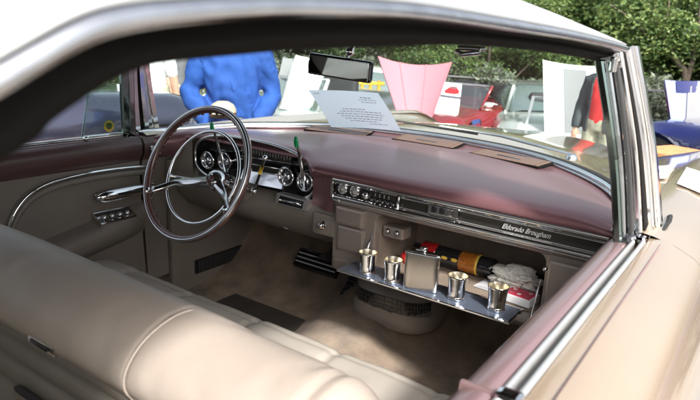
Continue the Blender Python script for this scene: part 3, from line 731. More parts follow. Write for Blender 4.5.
# dials
for (px, py) in ((210, 160), (227, 161), (288, 176), (307, 181)):
    c0 = at(px, py, Y=YC - .012); mb = MB()
    mb.lathe([(.033, -.02), (.0335, .010), (.031, .016), (.0265, .012), (.0235, .001)], 'chrome', c0, (0, -1, 0), 32)
    mb.lathe([(.025, -.001), (0, -.001)], 'dialface', c0, (0, -1, 0), 32)
    mb.lathe([(.0135, -.001), (.013, .006), (.007, .012), (0, .013)], 'chrome', c0, (0, -1, 0), 20)
    for k in range(9):
        a = R(-40 + k * 32); p = c0 + Vector((math.cos(a) * .0175, -.0015, math.sin(a) * .0175)); mb.box(p, (.0045, .002, .0012), 'greylens', 0, (0, -a, 0))
    mb.build('gauge_dial', dash)
for (bx, by, tx, ty) in ((226, 172, 213, 128), (306, 190, 297, 143)):
    b0 = at(bx, by, Y=YC - .030); t0 = at(tx, ty, Y=YC - .045); mb = MB()
    mb.tube([b0, b0 * .7 + t0 * .3, t0], [.010, .0075, .0050], 'chrome', 12, flat=.6)
    gtop = t0 + Vector((0, -.004, 0)); mb.build('indicator_spear', dash)
    g = MB(); g.lathe([(0, .022), (.005, .020), (.0085, .010), (.0088, -.004), (.006, -.014)], 'green', gtop, (0, -.15, 1), 16, sy=.7); g.build('signal_lens', dash)
# centre strip (speedometer) and chrome panel
def q4(pxs, Y): return [at(x, y, Y=Y) for x, y in pxs]
mb = MB(); a, b, c, d = q4(((243, 143), (293, 152), (291, 163), (242, 155)), YC - .006)
mb.plate([a, d, c, b], .006, 'dash_insert')
for k in range(18):
    t = (k + .5) / 18; p = (a * (1 - t) + b * t + d * (1 - t) + c * t) / 2
    mb.box(p + Vector((0, -.002, 0)), (.0035, .003, .024 if k % 3 == 0 else .017), 'greylens', .0005)
mb.tube([a, b], .0025, 'chrome', 6); mb.tube([d + Vector((0, 0, -.003)), c + Vector((0, 0, -.003))], .0025, 'chrome', 6); mb.build('speedometer', dash)
mb = MB(); a, b, c, d = q4(((244, 167), (284, 176), (286, 188), (244, 180)), YC - .012); d = d + Vector((0, -.022, 0)); c = c + Vector((0, -.022, 0)); mb.plate([a, d, c, b], .012, 'chrome_satin')
a, b, c, d = q4(((252, 164), (280, 169), (280, 175), (252, 171)), YC - .016); mb.plate([a, d, c, b], .010, 'dash_insert'); mb.tube([a, b, c, d], .002, 'chrome', 6, closed=True)
mb.build('lower_cluster_panel', dash)
# lower driver fascia
mb = MB(); rows = []
for x in np.linspace(-.80, .0, 40):
    f = sm(x, -.80, -.70); g = 1 - sm(x, -.10, .0)
    bulge = .03 * math.exp(-((x + .38) / .12) ** 2)
    rows.append([(x, YC + .005 - (1 - f) * .03 - (1 - g) * .05, .905 if x < -.65 or x > -.11 else .838), (x, YC - .03, .835 - (.0)), (x, YC - .045 - bulge * .4, .815), (x, YC - .035 - bulge, .78), (x, YC - .01 - bulge, .74), (x, YC + .03, .70), (x, YC + .09, .68), (x, YC + .20, .70)])
mb.loft(rows, 'taupe', flip=False); mb.build('lower_fascia', dash)
mb = MB(); mb.loft([[(x, YC - .022, .838 if abs(x + .372) < .27 else .90), (x, YC - .022, .9)] for x in (-.80, -.66)], 'taupe', flip=True)
# side cheeks of the cluster hood
for x0, x1 in ((-.80, -.655), (-.095, .008)):
    mb = MB() if x0 > -.5 else mb; mb.loft([[(x, YC - .034 - (.03 * sm(x, -.095, .0)), z) for z in (.962, .94, .90, .86, .835)] for x in np.linspace(x0, x1, 6)], 'mauve' if x0 > -.5 else 'taupe', flip=True); mb.build('cluster_cheek', dash)
a, b, c, d = q4(((277, 193), (308, 201), (306, 211), (275, 203)), 1.435); mb = MB(); mb.plate([a, d, c, b], .03, 'brushed')
e = [p + Vector((0, -.002, 0)) for p in (a * .88 + c * .12, b * .88 + d * .12, c * .88 + a * .12, d * .88 + b * .12)]; mb.plate([e[0], e[3], e[2], e[1]], .004, 'blackgloss'); mb.tube([(e[0] + e[3]) / 2 + Vector((.008, -.004, 0)), (e[1] + e[2]) / 2 + Vector((-.008, -.004, 0))], .004, 'chrome', 8)
mb.ball((e[1] * .4 + e[2] * .4 + e[0] * .2) + Vector((0, -.005, 0)), .006, 'chrome'); mb.build('light_switch_plate', dash)
kn = at(323, 225, Y=1.44); mb = MB(); mb.lathe([(.014, 0), (.014, .006), (.009, .009), (.009, .018), (.004, .021), (0, .021)], 'chrome', kn, (0, -1, .1), 18); mb.box(kn + Vector((0, .012, 0)), (.09, .02, .07), 'taupe', .008); mb.build('ignition_knob', dash)
# parking brake handle low under the dash
mb = MB(); pb = at(282, 226, Y=1.50); mb.tube([pb, pb + Vector((.02, .02, -.012))], .006, 'chrome', 8); mb.build('brake_release', dash)

# ---- steering wheel
sw = bpy.data.objects.new('steering_wheel', None); COL.objects.link(sw); sw.parent = car; WC = Vector((-.38, 1.233, .924))
tl = R(25); U = Vector((1, 0, 0)); V = Vector((0, math.sin(tl), math.cos(tl))); AX = Vector((0, math.cos(tl), -math.sin(tl)))
def wp(r, deg, dep=0): a = R(deg); return WC + U * (r * math.cos(a)) + V * (r * math.sin(a)) + AX * dep
mb = MB(); rr = .208; seg = 96
mb.tube([wp(rr, 360 * k / seg) for k in range(seg)], .0115, 'mauve_rim', 12, closed=True)
for k in range(40): mb.ball(wp(rr - .010, -55 - 90 + k * 0 + 360 * k / 40, .004), .0058, 'mauve_rim', 6, 4)
mb.build('rim', sw)
mb = MB(); mb.tube([wp(rr + .0045, 360 * k / seg, -.0075) for k in range(seg)], .0052, 'chrome_aged', 8, closed=True); mb.build('rim_band', sw)
mb = MB(); mb.tube([wp(.150, 360 * k / seg, .030) + V * -.004 for k in range(seg)], .0055, 'chrome', 10, closed=True); mb.build('horn_ring', sw)
for dg in (207, -27):
    mb = MB(); p0 = wp(.205, dg, .002); p1 = wp(.12, dg + (6 if dg < 0 else -6), .035); p2 = wp(.02, dg, .085)
    mb.tube([p0, p1, p2], [.008, .0125, .020], 'chrome_aged', 12, flat=.55, up=AX); mb.tube([p0 + AX * -.004, wp(.185, dg, .004)], .0125, 'chrome', 10); mb.build('spoke', sw)
mb = MB(); mb.lathe([(0, 0), (.018, .002), (.030, .010), (.036, .025), (.038, .05), (.030, .11)], 'chrome', wp(0, 0, .065), AX, 28)
mb.lathe([(0, -.003), (.012, -.002), (.014, .001)], 'mauve_rim', wp(0, 0, .065), AX, 20); mb.build('hub', sw)
mb = MB(); mb.lathe([(.034, 0), (.036, .05), (.040, .22), (.045, .5)], 'taupe', wp(0, 0, .12), AX, 24); mb.build('steering_column', sw)
mb = MB(); s1 = at(170, 176, Y=1.30); s0 = wp(0, 0, .14); mb.tube([s0, (s0 + s1) / 2, s1], [.006, .004, .0045], 'chrome', 8); mb.ball(s1, .009, 'chrome'); mb.build('signal_stalk', sw)
mb = MB(); s1 = at(265, 158, Y=1.36); s2 = at(254, 191, Y=1.40); mb.tube([wp(0, 0, .16), s2], .008, 'chrome_aged', 8); mb.ball(s2, .012, 'chrome'); mb.tube([s2, s1], [.0055, .0042], 'blackgloss', 8)
mb.tube([s1 * .75 + s2 * .25, s1 * .55 + s2 * .45], .0062, 'yellow', 8); mb.ball(s1, (.009, .009, .009), 'chrome'); mb.build('gear_selector', sw)

# ---- rear-view mirror, visor clip
mr = bpy.data.objects.new('rear_view_mirror', None); COL.objects.link(mr); mr.parent = car
mc = at(338, 68, Y=1.43); yaw = Matrix.Rotation(R(9), 3, 'Z') @ Matrix.Rotation(R(4), 3, 'Y') @ Matrix.Rotation(R(2), 3, 'X')
mb = MB(); mb.box(mc + yaw @ Vector((0, .012, 0)), (.205, .022, .062), 'blackgloss', .010, yaw, 3); mb.build('mirror_shell', mr)
mb = MB(); mb.box(mc + yaw @ Vector((.0, -.0005, 0)), (.192, .004, .052), 'mirror', .0015, yaw); mb.build('mirror_glass', mr)
mb = MB(); mb.tube([mc + Vector((.01, .02, .02)), mc + Vector((.02, .04, .055)), mc + Vector((.02, .05, .10))], .006, 'chrome', 8); mb.ball(mc + Vector((.018, .03, .047)), .013, 'chrome'); mb.build('mirror_stem', mr)
vc = at(468, 52, Y=1.36); mb = MB(); mb.box(vc + Vector((0, .02, .008)), (.06, .04, .012), 'chrome_aged', .005); mb.tube([vc + Vector((-.03, .0, 0)), vc + Vector((-.01, -.01, -.006)), vc + Vector((.03, 0, 0))], .006, 'chrome', 8); mb.build('visor_clip', car)

# ==================================================================== THINGS ON THE TRAY AND IN THE GLOVE BOX
TZ = .7062
def cup(px, py, label):
    b = at(px, py, Z=TZ); mb = MB(); h = .074
    prof = [(.0, .0), (.0205, .0), (.0225, .002), (.0225, .006), (.0208, .0095), (.0203, .012), (.0212, .03), (.0228, .052), (.0248, .068), (.0256, h), (.0250, h + .0015), (.0240, h)]
    t = thing('silver_cup', label, 'cup', b, 0, 'silver cups on the tray'); t.scale = (1.06, 1.06, .86)
    mb.lathe(prof, 'silver', seg=36); mb.tube([(.0200 * math.cos(2 * PI * k / 36), .0200 * math.sin(2 * PI * k / 36), .0098) for k in range(36)], .0016, 'silver', 6, closed=True); mb.build('cup_body', t)
    mb = MB(); mb.lathe([(.0240, h), (.0200, .055), (.0180, .03), (.0165, .008), (0, .006)], 'gilt', seg=36); mb.build('gilt_lining', t)
    return t
cup(367, 273, 'silver cup at the far end of the tray, nearest the steering wheel')
cup(392, 281, 'silver cup standing just left of the flat steel flask')
cup(456, 298, 'silver cup just right of the flask, in front of the white tissue')
cup(496, 309, 'silver cup beside the red and white card box')
fb = at(420, 290, Z=TZ); fl = thing('hip_flask', 'flat satin steel hip flask standing among the silver cups', 'flask', fb, R(12)); fl.scale = (1, 1, .95)
mb = MB(); rows = []
for z, s in ((0, .9), (.002, .97), (.006, 1), (.05, 1), (.104, 1), (.108, .985), (.110, .95)):
    rows.append([(math.copysign(abs(math.cos(a)) ** .72, math.cos(a)) * .0475 * s, math.copysign(abs(math.sin(a)) ** .9, math.sin(a)) * .0150 * s + .006 * (1 - math.cos(a) ** 2), z) for a in [2 * PI * k / 40 for k in range(40)]])
M['satin'] = mat('satin_steel', (.60, .55, .49), .22, 1, bump=.05, bscale=200)
mb.loft(rows, 'satin', close=True, cap=True); mb.build('flask_body', fl)
mb = MB(); mb.loft([[(x * 1.03, y * 1.06, z) for x, y, z in rows[4]], [(x * 1.03, y * 1.06, z + .005) for x, y, z in rows[4]], [(x, y, z + .0065) for x, y, z in rows[4]]], 'chrome', close=True, cap=True); mb.build('flask_band', fl); mb = MB(); mb.loft([[(x * 1.02, y * 1.04, z) for x, y, z in rows[1]], [(x * 1.02, y * 1.04, z + .004) for x, y, z in rows[1]]], 'chrome', close=True, cap=True); mb.build('flask_band', fl)
mb = MB(); mb.lathe([(.007, .108), (.007, .114), (.010, .114), (.010, .124), (.009, .126), (0, .126)], 'chrome', (0, .006, 0)); mb.box((-.010, .006, .1165), (.022, .010, .003), 'chrome', .001); mb.build('flask_cap', fl)

# card box
cb = at(520, 301, Z=.699); cbx = thing('card_box', 'small white card box with pinkish red top, right of the cups', 'box', (cb.x, 1.492, .699), R(-6))
mb = MB(); mb.box((0, 0, .011), (.078, .062, .021), 'white', .001); mb.build('box_body', cbx)
mb = MB(); mb.box((0, 0, .0223), (.070, .054, .0015), 'redpack', .0003)
for i in range(3):
    for j in range(2): mb.lathe([(0, .0009), (.006, .0009)], 'white' if (i + j) % 2 else 'pink', (-.022 + i * .022, -.012 + j * .024, .0225), seg=8)
mb.build('box_top', cbx)
# bottle lying down
ba = at(424, 240, Y=1.585); bb = at(497, 258, Y=1.585)
bt = thing('bottle', 'dark bottle with red foot and amber label lying in the open glove box', 'bottle', (ba.x, 1.585, .737))
L = bb.x - ba.x; bt.scale = (1, .86, .86); bt.location.z = .731
mb = MB(); mb.lathe([(0, 0), (.032, .0), (.037, .004), (.037, .048), (.034, .052)], 'red', axis=(1, 0, 0)); mb.build('red_foot', bt)
mb = MB(); mb.lathe([(.034, .050), (.0335, L * .72)], 'blackgloss', axis=(1, 0, 0)); 
for k in range(2): mb.ball((.085 + k * .032, -.0325, .006), (.011, .002, .007), 'yellow')
mb.build('bottle_body', bt)
mb = MB(); mb.lathe([(.0345, L * .55), (.0355, L * .56), (.0360, L * .77), (.0350, L * .78)], 'amber', axis=(1, 0, 0)); mb.lathe([(.0365, L * .775), (.0368, L * .80), (.035, L * .80)], 'yellow', axis=(1, 0, 0)); mb.build('amber_label', bt)
mb = MB(); mb.lathe([(.034, L * .79), (.034, L * .98), (.030, L), (0, L)], 'blackgloss', axis=(1, 0, 0)); mb.build('bottle_cap', bt)
rk = at(408, 247, Y=1.54); mb = MB(); mb.lathe([(0, .03), (.012, .028), (.018, .018), (.018, .002), (.014, 0), (0, 0)], 'red', (0, 0, 0), (0, -.5, 1), 18)
o = mb.build('red_jar_lid', loc=(rk.x, rk.y, .703)); tag(o, 'small glossy red jar lid behind the flask in the glove box', 'lid')
# crumpled cloth
def crumple(name, c, size, m, label, cat, seed, amp=.35, res=44):
    mb = MB(); rows = []
    for i in range(res + 1):
        th = -PI / 2 + PI * i / res; row = []
        for k in range(res * 2):
            a = PI * k / res; d = Vector((math.cos(th) * math.cos(a), math.cos(th) * math.sin(a), math.sin(th)))
            n1 = noise.noise(d * 1.8 + Vector((seed, 0, 0))); n2 = abs(noise.noise(d * 4.2 + Vector((0, seed, 0)))); n3 = abs(noise.noise(d * 9 + Vector((0, 0, seed))))
            r = 1 + amp * n1 - amp * 1.1 * n2 - amp * .25 * n3
            p = Vector((d.x * r * size[0], d.y * r * size[1], d.z * r * size[2])); p.z = max(p.z, -size[2] * .6)
            row.append(p + Vector((0, 0, size[2] * .6)))
        rows.append(row)
    mb.loft(rows, m, close=True); o = mb.build(name, loc=c); return tag(o, label, cat)
cc = at(515, 260, Y=1.55); crumple('crumpled_cloth', (cc.x, 1.555, .712), (.078, .050, .034), 'cloth', 'crumpled off-white cloth stuffed in the right of the glove box', 'cloth', 3.3, .5)
c2 = at(452, 266, Z=.70); crumple('tissue', (c2.x, c2.y + .01, .6995), (.045, .032, .010), 'tissue', 'crumpled white tissue lying behind the tray', 'tissue', 8.1, .45)
gr = at(383, 254, Z=.70); crumple('green_pouch', (gr.x, min(gr.y, 1.50), .6995), (.032, .022, .012), 'green', 'small green pouch lying behind the two left cups', 'pouch', 5.5, .3)
c3 = at(507, 274, Z=.70); mb = MB(); rt = Matrix.Rotation(R(-6), 3, 'Z')
for k in range(3): mb.box((c3.x + .025 + k * .006, 1.520 + k * .006, .6985 + k * .0030 + .0015), (.125, .050, .0012), 'foldpaper', 0, Matrix.Rotation(R(-6 + 5 * k), 3, 'Z') @ Matrix.Rotation(R(1 + k), 3, 'X'))
tag(mb.build('folded_papers'), 'few folded white papers lying under the crumpled cloth', 'papers')
pn = at(470, 284, Z=.703); mb = MB(); mb.tube([(0, 0, 0), (.012, -.001, 0), (.085, -.004, 0), (.094, -.0045, 0)], [.0015, .0032, .0034, .002], 'blackgloss', 8)
tag(mb.build('pen', loc=(pn.x - .035, min(pn.y, 1.445), .7015)), 'thin black pen lying behind the tray between two cups', 'pen')

# paper sheet leaning on the windshield
pp = [at(308, 90, Y=1.80), at(378, 93, Y=1.80), at(401, 131, Y=1.975), at(331, 127, Y=1.975)]
sh = thing('paper_sheet', 'printed white paper sheet leaning against the inside of the windshield', 'paper', (0, 0, 0))
mb = MB(); rows = []
for i in range(9):
    u = i / 8; a = pp[0] * (1 - u) + pp[3] * u; b = pp[1] * (1 - u) + pp[2] * u
    rows.append([a * (1 - j / 10) + b * (j / 10) + Vector((0, .006 * math.sin(PI * u), .003 * math.sin(PI * j / 10))) for j in range(11)])
mb.loft(rows, 'paper', flip=False); o = mb.build('sheet', sh)
mb = MB(); nrm = (pp[1] - pp[0]).cross(pp[3] - pp[0]).normalized(); nrm = nrm if nrm.y < 0 else -nrm
rnd = random.Random(3)
def on(u, v): 
    a = pp[0] * (1 - u) + pp[3] * u; b = pp[1] * (1 - u) + pp[2] * u
    return a * (1 - v) + b * v + Vector((0, .006 * math.sin(PI * u), .003 * math.sin(PI * v))) + nrm * .0012
def line(u, v0, v1, h):
    v = v0
    while v < v1:
        w = min(rnd.uniform(.018, .06), v1 - v)
        mb.add([on(u, v), on(u, v + w), on(u + h, v + w), on(u + h, v)], [(0, 1, 2, 3)], 'print', False); v += w + .014
line(.07, .06, .14, .016); mb.build('printed_lines', sh); mb = MB(); line(.14, .70, .86, .018); line(.20, .66, .90, .014); line(.26, .68, .88, .014); mb.build('printed_lines', sh); mb = MB()
for k, (a, b) in enumerate(((.34, .66), (.28, .86), (.22, .88), (.26, .84), (.30, .82), (.36, .74), (.62, .86))): line(.46 + k * .065, a, b, .016)
mb.build('printed_lines', sh)
# two white cards lying on the fender/hood
for nm, pxs, lab in (('a', ((652, 166), (674, 166), (665, 184), (642, 181)), 'small white printed card lying on the beige hood nearest the chrome pillar'),
                     ('b', ((686, 171), (716, 177), (706, 196), (676, 189)), 'white card lying on the beige fender at the right edge')):
    c = [at(x, y, Z=.972) for x, y in pxs]; c = [Vector((p.x, p.y, hood_z(p.x, p.y) + .008)) for p in c]
    ct = sum(c, Vector()) / 4; card = thing('white_card', lab, 'card', ct, 0, 'white cards on the hood')
    mb = MB(); nn = (c[3] - c[0]).cross(c[1] - c[0]).normalized(); nn = nn if nn.z > 0 else -nn
    mb.plate([p - ct for p in c][::-1], .002, 'white', nn); mb.build('card_sheet', card)
    mb = MB()
    cen = c[0] * .3 + c[1] * .2 + c[2] * .25 + c[3] * .25 - ct + nn * .0025; uu = (c[1] - c[0]).normalized(); vv = (c[3] - c[0]).normalized()
    if nm == 'a':
        for k in range(3): mb.plate([cen + uu * -.03 + vv * (k * .028 - .02), cen + uu * (.03 - k * .012) + vv * (k * .028 - .02), cen + uu * (.03 - k * .012) + vv * (k * .028 - .012), cen + uu * -.03 + vv * (k * .028 - .012)][::-1], .0004, 'ink', nn)
        mb.build('card_print', card)

# ==================================================================== PEOPLE
def to_mesh_voxel(mb, name, parent, m, voxel=.012, smooth=4, wrinkle=0, wscale=9, seed=0, label=None):
    o = mb.build(name)
    md = o.modifiers.new('r', 'REMESH'); md.mode = 'VOXEL'; md.voxel_size = voxel; md.use_smooth_shade = True
    s = o.modifiers.new('s', 'SMOOTH'); s.iterations = smooth; s.factor = .5
    bpy.context.view_layer.update()
    me = bpy.data.meshes.new_from_object(o.evaluated_get(bpy.context.evaluated_depsgraph_get()))
    bpy.data.objects.remove(o)
    me.materials.clear(); me.materials.append(M[m])
    if wrinkle:
        me.update()
        for v in me.vertices:
            p = v.co; q = Vector((p.x * wscale + seed, p.y * wscale, p.z * wscale * .55 + p.x * 3))
            q = Vector((p.x * 3.2 + p.z * 3.5 + seed, p.y * 4, p.z * 2.0 - p.x * 2)); g = Vector((p.x * 9 + seed, p.y * 9, p.z * 4 + abs(p.x) * 14))
            v.co = p + v.normal * wrinkle * (1.6 * noise.noise(q) - 1.0 * abs(noise.noise(q * 2 + g * .3)) + .55 * noise.noise(g) + .3)
    if wrinkle > .008:
        bm = bmesh.new(); bm.from_mesh(me)
        for _ in range(5): bmesh.ops.smooth_vert(bm, verts=bm.verts[:], factor=.5, use_axis_x=True, use_axis_y=True, use_axis_z=True)
        bm.to_mesh(me); bm.free()
    me.polygons.foreach_set('use_smooth', [True] * len(me.polygons)); me.polygons.foreach_set('material_index', [0] * len(me.polygons))
    n = bpy.data.objects.new(name, me); COL.objects.link(n); n.parent = parent
    return n
def ell(mb, secs, m='skin'):
    """vertical loft of ellipses (cx,cy,z,rx,ry)"""
    rows = [[(cx + rx * math.cos(2 * PI * k / 20), cy + ry * math.sin(2 * PI * k / 20), z) for k in range(20)] for cx, cy, z, rx, ry in secs]
    mb.loft(rows, m, close=True, cap=True)
def person(label, loc, rz, arms, top, topm, legm, hairm='hair', long_sleeve=True, shorts=False, s=1.0, inner=None):
    """faces local -Y; arms = ((elbow, wrist, tip) left, right) in local metres"""
    t = thing('person', label, 'person', loc, rz)
    t.scale = (s, s, s)
    hip, sh = .93, 1.43
    legs = [[(sx * .09, 0, .92), (sx * .105, -.01, .50), (sx * .11, .01, .09)] for sx in (-1, 1)]
    def torso(mb, e, z0=.86):
        ell(mb, [(0, 0, z0, .165 + e, .115 + e), (0, 0, .95, .165 + e, .118 + e), (0, -.005, 1.05, .150 + e, .110 + e), (0, -.01, 1.2, .160 + e, .115 + e), (0, -.005, 1.32, .178 + e, .112 + e), (0, .005, 1.41, .165 + e, .085 + e), (0, .01, 1.455, .09 + e, .06 + e), (0, .0, 1.49, .058 + e * .6, .058 + e * .6)])
    def arm(mb, i, e, upto=1.0):
        sx = (-1, 1)[i]; el, wr, tip = [Vector(p) for p in arms[i]]; s0 = Vector((sx * .185, 0, 1.385))
        mb.tube([Vector((sx * .13, 0, 1.39)), s0, (s0 + el) / 2, el], [.05 + e, .056 + e, .050 + e, .042 + e], 'skin', 14)
        w = el + (wr - el) * upto; mb.ball(el, .042 + e, 'skin')
        mb.tube([el, el * .6 + w * .4, w], [.041 + e, .040 + e, .028 + e], 'skin', 14)
    body = MB(); torso(body, 0)
    for i in (0, 1):
        arm(body, i, 0)
        el, wr, tip = [Vector(p) for p in arms[i]]; d = (tip - wr).normalized(); sx = (-1, 1)[i]
        side = d.cross(Vector((0, 1, 0))); side = side.normalized() if side.length > .2 else Vector((1, 0, 0)); nr = side.cross(d)
        if side.x * sx > 0: side = -side
        body.tube([wr, wr + d * .045, wr + d * .085], [.024, .038, .034], 'skin', 12, flat=.5, up=nr)
        for k in range(4):
            b0 = wr + d * .08 + side * (.027 - .018 * k); l = (.062, .072, .068, .054)[k]
            body.tube([b0, b0 + d * l * .5 + nr * .004, b0 + d * l + nr * .018], [.0088, .0084, .007], 'skin', 8)
        b0 = wr + d * .03 + side * .03; body.tube([b0, b0 + side * .022 + d * .025, b0 + side * .026 + d * .055], [.011, .010, .008], 'skin', 8)
        a, b, c = [Vector(p) for p in legs[i]]
        body.tube([a + Vector((0, 0, .04)), a * .5 + b * .5, b, b * .6 + c * .4, c], [.092, .075, .055, .056, .036], 'skin', 14)
        body.tube([c + Vector((0, .03, -.04)), c + Vector((0, -.06, -.055)), c + Vector((0, -.16, -.065))], [.038, .036, .028], 'skin', 10)
    # head
    ell(body, [(0, -.01, 1.45, .055, .057), (0, -.01, 1.53, .052, .055)])
    body.ball((0, -.015, 1.645), (.076, .095, .112), 'skin', 20, 14); body.ball((0, -.045, 1.59), (.056, .062, .062), 'skin', 16, 10)
    body.tube([(0, -.104, 1.665), (0, -.124, 1.628), (0, -.106, 1.62)], [.008, .013, .009], 'skin', 8)
    for sx in (-1, 1): body.ball((sx * .078, -.005, 1.64), (.010, .018, .030), 'skin'); body.ball((sx * .03, -.099, 1.665), (.015, .010, .007), 'skin')
    body.ball((0, -.103, 1.587), (.024, .010, .007), 'skin')
    to_mesh_voxel(body, 'body', t, 'skin', .0075, 3)
    # face details
    for sx in (-1, 1):
        e = MB(); e.ball((sx * .030, -.1035, 1.655), (.011, .008, .0065), 'white'); e.ball((sx * .030, -.110, 1.655), (.005, .004, .005), 'ink'); e.build('eye', t)
    e = MB(); e.tube([(-.022, -.112, 1.588), (0, -.116, 1.586), (.022, -.112, 1.588)], .004, 'redshirt', 6); e.build('mouth', t)
    h = MB(); h.ball((0, .012, 1.672), (.086, .096, .098), 'skin', 20, 12); h.ball((0, .05, 1.62), (.075, .05, .07), 'skin', 16, 10)
    to_mesh_voxel(h, 'hair', t, hairm, .010, 2, .004, 30)
    c = MB(); torso(c, .028 if top == 'jacket' else .016, .84)
    for i in (0, 1): arm(c, i, .020 if top == 'jacket' else .012, 1.0 if long_sleeve else -.0 + .02)
    nm = to_mesh_voxel(c, top, t, topm, .010, 4, (.012 if inner else .040) if top == 'jacket' else .007, 8, random.random() * 9)
    if top == 'jacket' and inner is None:
        z = MB(); 0 and z.tube([(0, -.150, .86), (0, -.152, 1.05), (0, -.157, 1.2), (0, -.152, 1.33), (0, -.128, 1.42)], .004, 'navy', 6)
        z = MB(); z.tube([(.075 * math.cos(a), .075 * math.sin(a) - .0, 1.47 + .012 * math.sin(a)) for a in [2 * PI * k / 20 for k in range(20)]], .018, topm, 8, closed=True); z.build('collar', t)
    if inner:
        bm = bmesh.new(); bm.from_mesh(nm.data)
        bmesh.ops.delete(bm, geom=[v for v in bm.verts if abs(v.co.x + .02) < .075 + .02 * (1.4 - v.co.z) and v.co.y < -.02 and v.co.z < 1.50 and abs(v.co.x) < .16], context='VERTS')
        bm.to_mesh(nm.data); bm.free(); solidify(nm, .012, -1)
        z = MB(); torso(z, .010, .90); to_mesh_voxel(z, 'shirt', t, inner, .012, 3, .004, 8, 1.5)
        for k, (dx, dz, mm) in enumerate(((-.03, 1.33, 'yellow'), (.03, 1.30, 'green'), (-.01, 1.25, 'yellow'), (.04, 1.21, 'yellow'), (-.04, 1.18, 'green'))):
            z = MB(); z.ball((dx, -.124, dz), (.016, .005, .007), mm); z.build('shirt_print', t)
    l = MB()
    for i in (0, 1):
        a, b, cc = [Vector(p) for p in legs[i]]
        if shorts: l.tube([a + Vector((0, 0, .05)), a * .5 + b * .5, b + Vector((0, 0, .02))], [.105, .10, .085], 'skin', 14)
        else: l.tube([a + Vector((0, 0, .05)), a * .5 + b * .5, b, cc + Vector((0, 0, -.03))], [.105, .092, .075, .065], 'skin', 14)
    ell(l, [(0, 0, .86, .15, .12), (0, 0, .93, .178, .128), (0, 0, 1.0, .165, .122)])
    to_mesh_voxel(l, 'shorts' if shorts else 'trousers', t, legm, .012, 4, .006, 9, 2)
    for i in (0, 1):
        c_ = Vector(legs[i][2]); z = MB(); z.tube([c_ + Vector((0, .06, -.045)), c_ + Vector((0, .0, -.04)), c_ + Vector((0, -.10, -.052)), c_ + Vector((0, -.19, -.06))], [.035, .046, .044, .03], 'shoe', 12, flat=.95); z.box(c_ + Vector((0, -.065, -.083)), (.085, .27, .014), 'shoe', .005); z.build('shoe', t)
    return t
down = (((-.25, .02, 1.10), (-.25, -.06, .86), (-.24, -.10, .76)), ((.25, .02, 1.10), (.25, -.06, .86), (.24, -.10, .76)))
held = (((-.275, .01, 1.12), (-.14, -.20, .92), (-.06, -.235, .87)), ((.275, .01, 1.12), (.14, -.20, .92), (.06, -.235, .87)))
pb = far(232, 90, 4.1)
face = lambda p: math.atan2(CAM.y - p.y, CAM.x - p.x) + PI / 2
p1 = person('man in a blue jacket standing beside the driver\'s fender, seen through the windshield', (pb.x, pb.y, -.13), face(pb) + R(4), held, 'jacket', 'jacket', 'greycl', s=.97)
# cap held in his hands
mtx = Matrix.Rotation(face(pb), 3, 'Z'); cp = Vector((pb.x, pb.y, -.13)) + mtx @ Vector((-.055, -.29, 1.005)); mb = MB()
mb.lathe([(0, .065), (.035, .062), (.065, .045), (.080, .018), (.082, 0)], 'cream'); mb.lathe([(.082, .0), (.084, -.02), (.080, -.035), (0, -.035)], 'brown'); mb.box((0, -.09, .0), (.12, .08, .008), 'cream', .003)
o = mb.build('cap', loc=cp); o.rotation_euler = (0, 0, face(pb)); tag(o, 'cream and brown cap held in front of the blue jacket', 'cap')
pw = far(149, 90, 6.0); person('person in a plain white shirt standing beyond the dark blue car', (pw.x, pw.y, gz(pw.x, pw.y)), face(pw) + R(150), down, 'shirt', 'shirtw', 'khaki', long_sleeve=False)
pw = far(176, 90, 7.8); person('bare-armed person in khaki shorts between the white shirt and the blue jacket', (pw.x, pw.y, gz(pw.x, pw.y)), face(pw) + R(70), down, 'shirt', 'greycl', 'khaki', long_sleeve=False, shorts=True)
pr = far(605, 100, 6.6); person('man in an open dark jacket, red shirt and khaki trousers beside the raised white hood', (pr.x, pr.y, gz(pr.x, pr.y) - .02), face(pr) + R(-22), down, 'jacket', 'darkj', 'khaki', inner='redshirt', s=.94)

